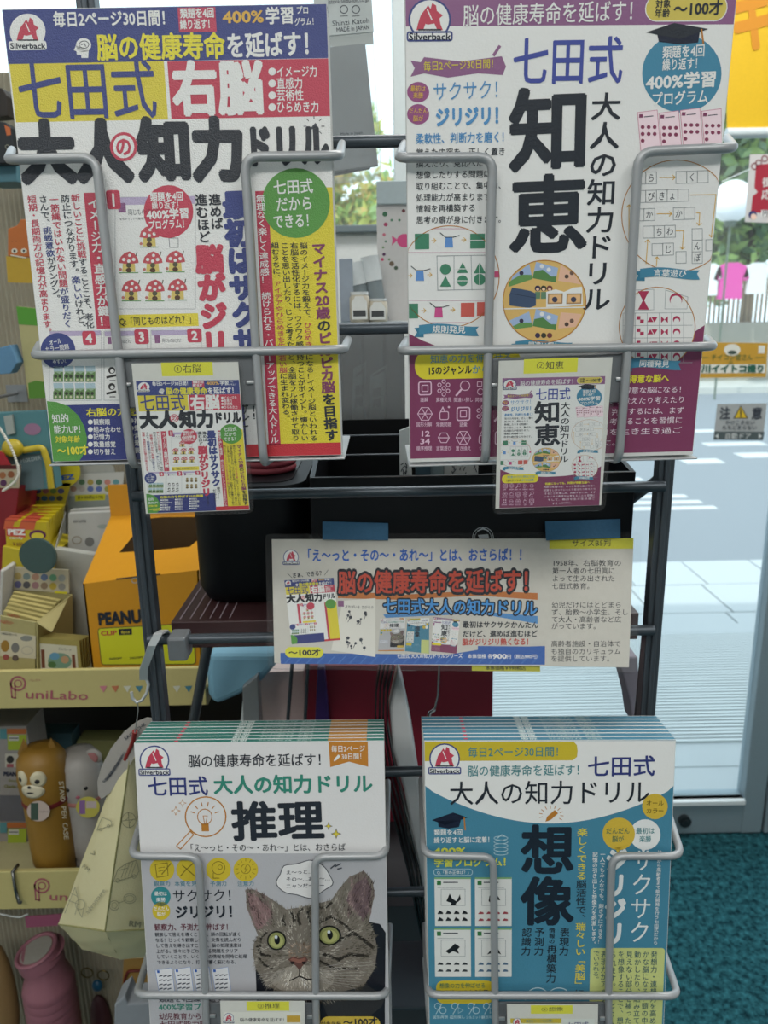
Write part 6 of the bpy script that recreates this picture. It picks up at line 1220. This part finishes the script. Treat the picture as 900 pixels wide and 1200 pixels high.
def facebits(t, x, Y, w_, H_, items):
    ph0 = math.atan2(-x, Y)
    for k_, (nm, dx, dzf, rx, rz, col) in enumerate(items):
        ph = ph0+math.asin(max(-.95, min(.95, dx))); nrm = np.array([math.sin(ph), -math.cos(ph), 0.]); tg_ = np.array([math.cos(ph), math.sin(ph), 0.]); R_ = w_*1.085+k_*.00025
        vs = []
        for rr3, lft in ((1, -.002), (1, .0002), (.6, .0009)):
            for i in range(18): a = 2*math.pi*i/18; q_ = rx*rr3*math.cos(a); p_ = ph+q_*.95; vs.append(np.array([x, Y, s2+H_*dzf+rz*rr3*w_*math.sin(a)])+(R_+lft)*np.array([math.sin(p_), -math.cos(p_), 0]))
        m = MB(); m.add(vs, [(i, (i+1) % 18, 18+(i+1) % 18, 18+i) for i in range(18)]+[(18+i, 18+(i+1) % 18, 36+(i+1) % 18, 36+i) for i in range(18)]+[tuple(range(36, 54))], None, True); m.build(nm, mat('bit_'+col, col, .5), t)
Y3 = .838
t, x, H_ = pen_case(67, 1015, 874, Y3, .0275, '8c6824', None, 'golden brown dog-faced pen case on the middle shelf', '6a1c20')
facebits(t, x, Y3, .0275, H_, [('face_patch', -.80, .85, .27, .38, 'c8c0a4'), ('face_patch', -.22, .85, .33, .38, 'c8c0a4'), ('muzzle', -.50, .765, .52, .33, 'ccc4aa'), ('eye', -.84, .845, .09, .11, '17181a'), ('eye', -.26, .84, .1, .11, '17181a'), ('nose', -.56, .80, .08, .07, '17181a'), ('mouth', -.56, .76, .16, .03, '17181a')])
for s_ in (-.72, .5): m = MB(); m.add([(x+(s_-.3)*.0275, Y3, s2+H_*.95), (x+(s_+.3)*.0275, Y3, s2+H_*.96), (x+s_*.0275, Y3+.004, s2+H_*1.05), (x+s_*.0275, Y3-.012, s2+H_*.93), (x+s_*.0275, Y3+.012, s2+H_*.93)], [(0, 3, 2), (3, 1, 2), (1, 4, 2), (4, 0, 2)]); m.build('ear', MATS['case_8c6824'], t)
c = pageY([(30, 920), (100, 920), (100, 1010), (30, 1010)], Y3-.031); c.ell(45, 950.5, 13.5, 12, 'a89890', 1, 28); c.rect(36, 941, 45, 961, '3a4a40', 2); c.T('ペンケース', 46, 951, 57, 951, 3, 'd', .01); c.part('round_sticker', INK_PAPER, t)
c = pageY([(60, 900), (100, 900), (100, 1010), (60, 1010)], Y3-.0345)
for i, chh in enumerate('STAND PEN CASE'):
    if chh != ' ': c.T(chh, 74.5+i*.45-2.6, 915+i*4.9, 74.5+i*.45-2.2, 920+i*4.9, 7, '9c9684', .01)
c.part('case_lettering', INK_PAPER, t)
t2, x2, H2 = pen_case(109, 1013, 878, Y3+.02, .0255, 'a09c98', None, 'white mouse-faced pen case with pink ears on the middle shelf', 'a8706a')
facebits(t2, x2, Y3+.02, .0255, H2, [('eye', -.62, .76, .09, .1, '17181a'), ('eye', .12, .76, .09, .1, '17181a'), ('nose', -.25, .70, .09, .07, '9a5060')])
for s_ in (-.78, .8): m = MB(); m.ball((x2+s_*.0255, Y3+.02-.004, s2+H2*.955), .011, .004, .011, n=16); m.build('ear', MATS['case_a09c98'], t2); m = MB(); m.ball((x2+s_*.0255, Y3+.02-.008, s2+H2*.955), .0075, .002, .0075, n=14); m.build('inner_ear', mat('ear_pink', 'a06a6a', .6), t2)
c = pageY([(85, 930), (125, 930), (125, 965), (85, 965)], Y3-.012); c.ell(103, 946, 14, 12.5, 'a8a04a', 1, 26); c.rect(93, 938, 100, 954, '7a5a8a', 2); c.rect(101, 939, 113, 947, 'a89a9a', 2); c.part('round_sticker', INK_PAPER, t2)
def packstack(q, Y, label, seed):
    t = on_shelf(q, s2 if q[2][1] > 1000 else s2, Y, .05, 'printed_carton', mat('pale_carton', '8f8a86', .5), label, 'carton', None, None)
    return t
o = empty('printed_carton', 'stack end of pale printed cartons with black lettering at the left of the middle shelf', 'carton')
a0 = P(-30, 852, .90); b0 = P(31, 852, .90); zA, zB, zC = float(P(10, 932, .90)[2]), float(P(10, 962, .90)[2]), s2
m = MB(); m.box((a0[0], .90, zB), (b0[0], .95, a0[2])); m.build('upper_carton', mat('pale_carton', '8f8a86', .5), o)
m = MB(); m.box((a0[0], .902, zC+.0004), (b0[0]-.006, .95, zB)); m.build('lower_carton', MATS['pale_carton'], o)
c = pageY([(-20, 852), (31, 852), (31, 1020), (-20, 1020)], .8994); c.step = 1e-4
for y0 in (852, 962): 
    c.rect(8, y0+2, 31, y0+8, '9a5a30', 1); c.rect(0, y0+2, 8, y0+14, '4a7a80', 1); c.rect(9, y0+9, 31, y0+27, '8a9a30', 1); c.rect(10, y0+10, 22, y0+16, 'a8a8a0', 2); c.line([(11, y0+13), (21, y0+13)], 1, 'k', 3); c.rect(6, y0+31, 24, y0+47, 'a8a498', 2); c.ell(12, y0+38, 4.5, c='2a2a2a', z=3, n=12); c.rect(8, y0+43, 16, y0+47, '8a4a50', 3); c.rect(26, y0+31, 31, y0+47, '9a5a80', 2)
    c.T('PEANUTS', 4 if y0 < 900 else -2, y0+54.5, 31 if y0 < 900 else 26, y0+55, 6.5, '1c2238', .05, z=4)
c.T('Good old', 10, 914, 27, 915, 4, '6a6a30', .02); c.T('Charlie Brown', 5, 921, 33, 922, 5, '6a6a30', .03); c.rect(-20, 932, 31, 962, '55555a', 3)
c.part('carton_print', INK_PAPER, o)
on_shelf([(34, 860), (84, 860), (98, 1020), (32, 1020)], s2, .975, .03, 'teal_carton', mat('teal_carton_card', '2c4a54', .5), 'dark teal carton behind the golden brown pen case', 'carton')
on_shelf([(90, 868), (140, 868), (140, 1020), (92, 1020)], s2, .985, .03, 'olive_carton', mat('olive_carton_card', '77794e', .5), 'pale olive carton behind the white pen case', 'carton')
# ------------------------------------------------------------------ hanging goods below
pb = empty('pink_ribbed_pouch', 'dusty pink ribbed bottle-shaped pouch hanging at the lower left', 'pouch'); pk = mat('dusty_pink_silicone', '93606c', .55)
Yp = .86; pz = lambda y: float(P(60, y, Yp)[2]); x = float(P(55, 1140, Yp)[0]); m = MB()
prof = []
ys2 = [1215+18*i for i in range(6, -1, -1)]
zt2 = pz(1115); base = pz(1330); prof = [(.02, base), (.032, base+.004)]
k = 0; z = base+.01
while z < pz(1150): prof += [(.0345, z), (.0365, z+.006), (.0345, z+.012)]; z += .0135
prof += [(.033, pz(1145)), (.027, pz(1135)), (.0268, pz(1118)), (.029, pz(1112))]
m.lathe(prof, (x, Yp, 0), 28, sx=.93); m.build('pouch_body', pk, pb)
tl = P(42, 1112, Yp-.012); n_ = np.array([-.25, -.08, .96]); n_ /= np.linalg.norm(n_)
m = MB(); u_ = np.cross(n_, [0, 1, 0]); u_ /= np.linalg.norm(u_); w__ = np.cross(n_, u_)
ce = np.array([float(P(42, 1110, Yp-.005)[0]), Yp-.005, pz(1110)])
m.tube([ce-n_*.018, ce], .0285, 28); m.build('neck', pk, pb)
m = MB(); m.tube([ce+(.0262*math.cos(a)*u_+.0262*math.sin(a)*w__) for a in [i*2*math.pi/28 for i in range(29)]], .003, 8, cap=False); m.build('rim', pk, pb)
m = MB(); m.tube([ce, ce+n_*.0012], .0215, 28); m.build('round_label', mat('grey_label', '9a968e', .6), pb)
m = MB(); m.ball((x-.085, Yp+.02, pz(1180)), .026, .02, .10, n=18, m=12); tb = m.build('tan_pouch', mat('tan_silicone', '8c7048', .6)); tag(tb, 'tan pouch with dark red band at the bottom left corner', 'pouch')
pinkcard = slabpx('pink_header_card', [(29, 1074), (76, 1071), (80, 1084), (31, 1087)], .835, .001, mat('rose_card', '96506a', .5), 'rose pink header card above the ribbed pouch', 'card')
m = MB(); m.tube([P(0, 1071, .83), P(14, 1074, .83), P(24, 1075, .83), P(33, 1071, .83)], .0012, 6); tag(m.build('film_edge', mat('shiny_film_edge', 'c8ccca', .2)), 'shiny crumpled film edge above the pink pouch', 'film')
for i, (x_, y_) in enumerate(((102, 1140), (121, 1143))):
    m = MB(); p0 = P(x_, y_, .93); m.tube([p0+[.0085*math.cos(a), 0, .0085*math.sin(a)] for a in [j*2*math.pi/20 for j in range(21)]], .001, 6, cap=False); g = m.build('key_ring', mat('brass_ring', '6a5c34', .3, .8)); tag(g, ('left', 'right')[i]+' brass key ring above the maroon purse', 'key ring', 'brass key rings')
m = MB(); m.ball(P(117, 1185, .95)+[0, 0, -.02], .016, .012, .05, n=18, m=12); g = m.build('maroon_purse', mat('maroon_leather', '4a2830', .5)); tag(g, 'dark maroon purse hanging under the brass key rings', 'purse')
m = MB(); m.ball(P(114, 1155, .935), .008, .006, .010); g = m.build('blue_charm', mat('blue_charm_enamel', '20587a', .3)); tag(g, 'blue charm hanging at the top of the maroon purse', 'charm')
o = slabpx('tan_case', [(145, 1124), (180, 1123), (182, 1260), (138, 1260)], .90, .03, mat('tan_card', 'a07c40', .6), 'tan case with dark red edging behind the lower left wire', 'case')
m = MB(); m.tube(fillet([P(x_, y_, .897) for x_, y_ in ((182, 1137), (150, 1138), (146, 1148), (146, 1158))], .004), .002, 8); m.ball(P(145, 1161, .895), .0055, .004, .0055); m.build('red_edging', mat('dark_red_cord', '6a2018', .5), o)
gp = empty('grey_pouch', 'pale grey folded fabric pouch at the bottom beside the lower left wire', 'pouch'); gcl = mat('pale_grey_cloth', '8f959c', .8, bump=.4, scale=120)
m = MB(); m.prism([P(*p, .72) for p in ((134, 1178), (146, 1167), (150, 1177), (178, 1175), (180, 1260), (132, 1260))], (0, .03, 0)); m.build('pouch_front', gcl, gp, .002)
m = MB(); m.prism([P(146, 1165, .75), P(178, 1170, .75), P(178, 1250, .75), P(140, 1250, .75)], (0, .01, 0)); m.build('pouch_back', gcl, gp, .002)

# ================================================================== CREAM VINYL BAG, TAG AND HOOK
vb = empty('cream_vinyl_bag', 'cream vinyl bag with fine line drawings hanging beside the cat drill books', 'bag')
vin = mat('cream_vinyl', 'dad2a6', .42, bump=.35, scale=700, var=.03)
tl_, tr_, rg = P(142, 888, .62), P(158, 889, .62), P(152, 889, .612)
bl_, rb, br_ = P(68.5, 1083, .665), P(123, 1091, .60), P(176, 1089, .63)
cl_, cm_, cr_ = P(96, 1112, .685), P(140, 1124, .665), P(176, 1122, .67)
def patch(A, B, C_, D_, bul, nv=10, nu=8):   # bilinear panel with a soft bulge
    n = np.cross(B-A, D_-A); n /= np.linalg.norm(n); n = n if n@(A-CAM) < 0 else -n; vs = []
    for j in range(nv+1):
        for i in range(nu+1):
            u, v = i/nu, j/nv; vs.append((A*(1-u)+B*u)*(1-v)+(D_*(1-u)+C_*u)*v+n*bul*math.sin(math.pi*u)*math.sin(math.pi*min(1, v*1.0))+n*.0004*math.sin(v*14+u*5))
    return vs, [(j*(nu+1)+i, j*(nu+1)+i+1, (j+1)*(nu+1)+i+1, (j+1)*(nu+1)+i) for j in range(nv) for i in range(nu)]
for nm, q, bl2 in (('left_panel', (tl_, rg, rb, bl_), .004), ('right_panel', (rg, tr_, br_, rb), .004)):
    m = MB(); v, f_ = patch(*q, bl2); m.add(v, f_, None, True); m.build(nm, vin, vb)
m = MB(); v, f_ = patch(bl_, rb, cm_, cl_, .003); m.add(v, f_, None, True); v, f_ = patch(rb, br_, cr_, cm_, .003); m.add(v, f_, None, True); m.build('bottom_panel', vin, vb)
bk_ = [tl_+[0, .03, 0], tr_+[0, .03, 0], cr_+[0, .03, 0], cm_+[0, .04, 0], cl_+[0, .03, 0], bl_+[0, .03, 0]]
m = MB(); m.add([tl_, tr_, br_, cr_, cm_, cl_, bl_]+[tl_+[0, .03, 0], tr_+[0, .03, 0], br_+[0, .05, 0], cr_+[0, .03, 0], cm_+[0, .03, 0], cl_+[0, .03, 0], bl_+[0, .03, 0]], [(i, (i+1) % 7, 7+(i+1) % 7, 7+i) for i in range(7)]+[tuple(range(7, 14))]); m.build('back_panel', vin, vb)
seam = mat('seam_piping', '8c8a5a', .5)
m = MB(); m.tube([bl_, rb, br_], .0009, 6); m.tube([rg, rg*.5+rb*.5+[0, -.0005, 0], rb], .0007, 6); m.build('seam', seam, vb)
def bagcanvas(A, B, D_, q, lift=.0052):
    n = np.cross(B-A, D_-A); n /= np.linalg.norm(n); n = n if n@(A-CAM) < 0 else -n
    return Canvas([(60, 880), (180, 880), (180, 1120), (60, 1120)], [A+n*lift, B+n*lift, D_+n*lift], .07, .14)
ln = '85826a'
c = bagcanvas(rg, br_, rb, [(152, 889), (160, 889), (176, 1089), (123, 1091)], .0042)
c.ell(151, 961, 8.5, 9, ln, 1, 26, ring=.6); c.line([(143, 962), (159, 960)], .6, ln, 1); c.line([(150, 952), (152, 970)], .6, ln, 1); c.ell(144, 955, 7, c=ln, z=1, ring=.5, n=16, a0=-30, a1=90); c.ell(158, 967, 7, c=ln, z=1, ring=.5, n=16, a0=150, a1=270)
c.line([(133, 1033), (138, 1019), (148, 1012), (160, 1008), (163, 1021), (160, 1026), (136, 1033)], .7, ln, 1, True); c.line([(140, 1020), (150, 1017)], .6, ln, 1); 
for i in range(4): c.line([(142+i*4, 1029-i), (148+i*4, 1012-i)], .5, ln, 1)
c.ell(138, 1032, 2.6, c=ln, z=1, ring=.6, n=12); c.ell(157, 1027, 2.6, c=ln, z=1, ring=.6, n=12)
c.ell(134, 1061, 6, c=ln, z=1, ring=.6, n=16); c.ell(134, 1061, 4, c=ln, z=1, ring=.5, n=5); c.ell(152, 1053, 7.5, 6, ln, 1, 16, ring=.6); c.ell(152, 1053, 5.4, 4, ln, 1, 14, ring=.5); c.line([(140, 1058), (145, 1056)], .6, ln, 1)
for dx in (0, .9): c.T('RM', 150.5+dx, 1081.5, 165+dx, 1083.5, 8.5, ln, .01)
c.part('line_drawings', INK_PAPER, vb)
c = bagcanvas(tl_, rb, bl_, [(142, 888), (152, 889), (123, 1091), (68.5, 1083)], .0042)
c.line([(114, 972), (117, 964), (120, 958), (125, 960), (130, 962), (131, 967), (114, 973)], .7, ln, 1, True); c.ell(118, 972, 2, c=ln, z=1, ring=.6, n=10); c.ell(127, 968, 2, c=ln, z=1, ring=.6, n=10)
c.line([(76, 1070), (80, 1060), (88, 1040), (92, 1055), (88, 1072)], .7, ln, 1); c.line([(82, 1046), (90, 1050)], .6, ln, 1); c.line([(80, 1055), (93, 1060)], .6, ln, 1); c.ell(94, 1060, 6, c=ln, z=1, ring=.6, n=14); c.line([(90, 1064), (96, 1075), (99, 1062)], .7, ln, 1)
c.T('adventure', 101, 1070, 122, 1042, 7, ln, 0); c.T('RM', 97, 1014, 105, 1020, 6, ln, 0); c.T('V', 107, 1002, 112, 998, 6, ln, 0); c.part('line_drawings', INK_PAPER, vb)
m = MB(); m.tube([P(147, 890, .615), P(151, 880, .61), P(156, 868, .605), P(158, 857, .60)], [.002, .0016, .0018, .0024], 10); m.build('red_zip_pull', mat('red_cord', '8a2420', .5), vb)
tg = empty('round_paper_tag', 'large round white paper tag hanging above the cream vinyl bag', 'tag'); pts = [(115, 932), (114, 915), (119, 898), (130, 877), (145, 858), (160, 846), (172, 841), (180, 842), (176, 853), (168, 868), (156, 890), (142, 913), (128, 930), (119, 936)]
f = [P(x_, y_, .63-(x_-114)*.0005) for x_, y_ in pts]; m = MB(); m.prism(f, (0, .0008, 0)); m.build('tag_paper', mat('tag_paper_grey', '9c9892', .7), tg)
c = Canvas([(114, 841), (180, 841), (180, 936), (114, 936)], [P(114, 841, .6297), P(180, 841, .5967), P(114, 936, .6297)], .06, .09)
for i in range(5): c.T(('取り扱い上のご注意', '直射日光をさけて', '保管してください', '水にぬれた場合', 'MADE IN CHINA')[i], 121+i*2.2, 917-i*2, 140+i*1.5, 893-i*3, 3.4, 'd', .005)
c.T('SACOCHE', 146, 866, 170, 848, 5, 'd', .02); c.part('tag_print', INK_PAPER, tg)
hk = empty('chrome_hook', 'chrome strap hook over the rail carrying the cream vinyl bag', 'hook'); chm = mat('polished_chrome', 'c4c8ca', .35, .5)
a = P(192, 742, .55); m = MB(); pp = [P(x_, y_, Y_) for x_, y_, Y_ in ((196, 745, .572), (192, 740, .562), (185, 744, .552), (178, 757, .55), (173, 772, .555), (168, 785, .56), (168, 797, .565))]
for i in range(len(pp)-1):
    p, q = pp[i], pp[i+1]; m.hexa([p+[-.0032, 0, 0], p+[.0032, 0, 0], q+[.0032, 0, 0], q+[-.0032, 0, 0], p+[-.0032, .0012, .001], p+[.0032, .0012, .001], q+[.0032, .0012, .001], q+[-.0032, .0012, .001]])
m.build('strap', chm, hk)
m = MB(); m.tube([P(x_, y_, .568) for x_, y_ in ((170, 792), (174, 802), (172, 812), (166, 821), (160, 823), (155, 818), (154, 811))], .0013, 10); m.build('wire_hook', chm, hk)
m = MB(); m.tube([P(161, 822, .568), P(162, 832, .575), P(160, 846, .585), P(158, 858, .597)], .0005, 6); m.build('cord', mat('thin_clear_cord', '9aa0a0', .3), hk)
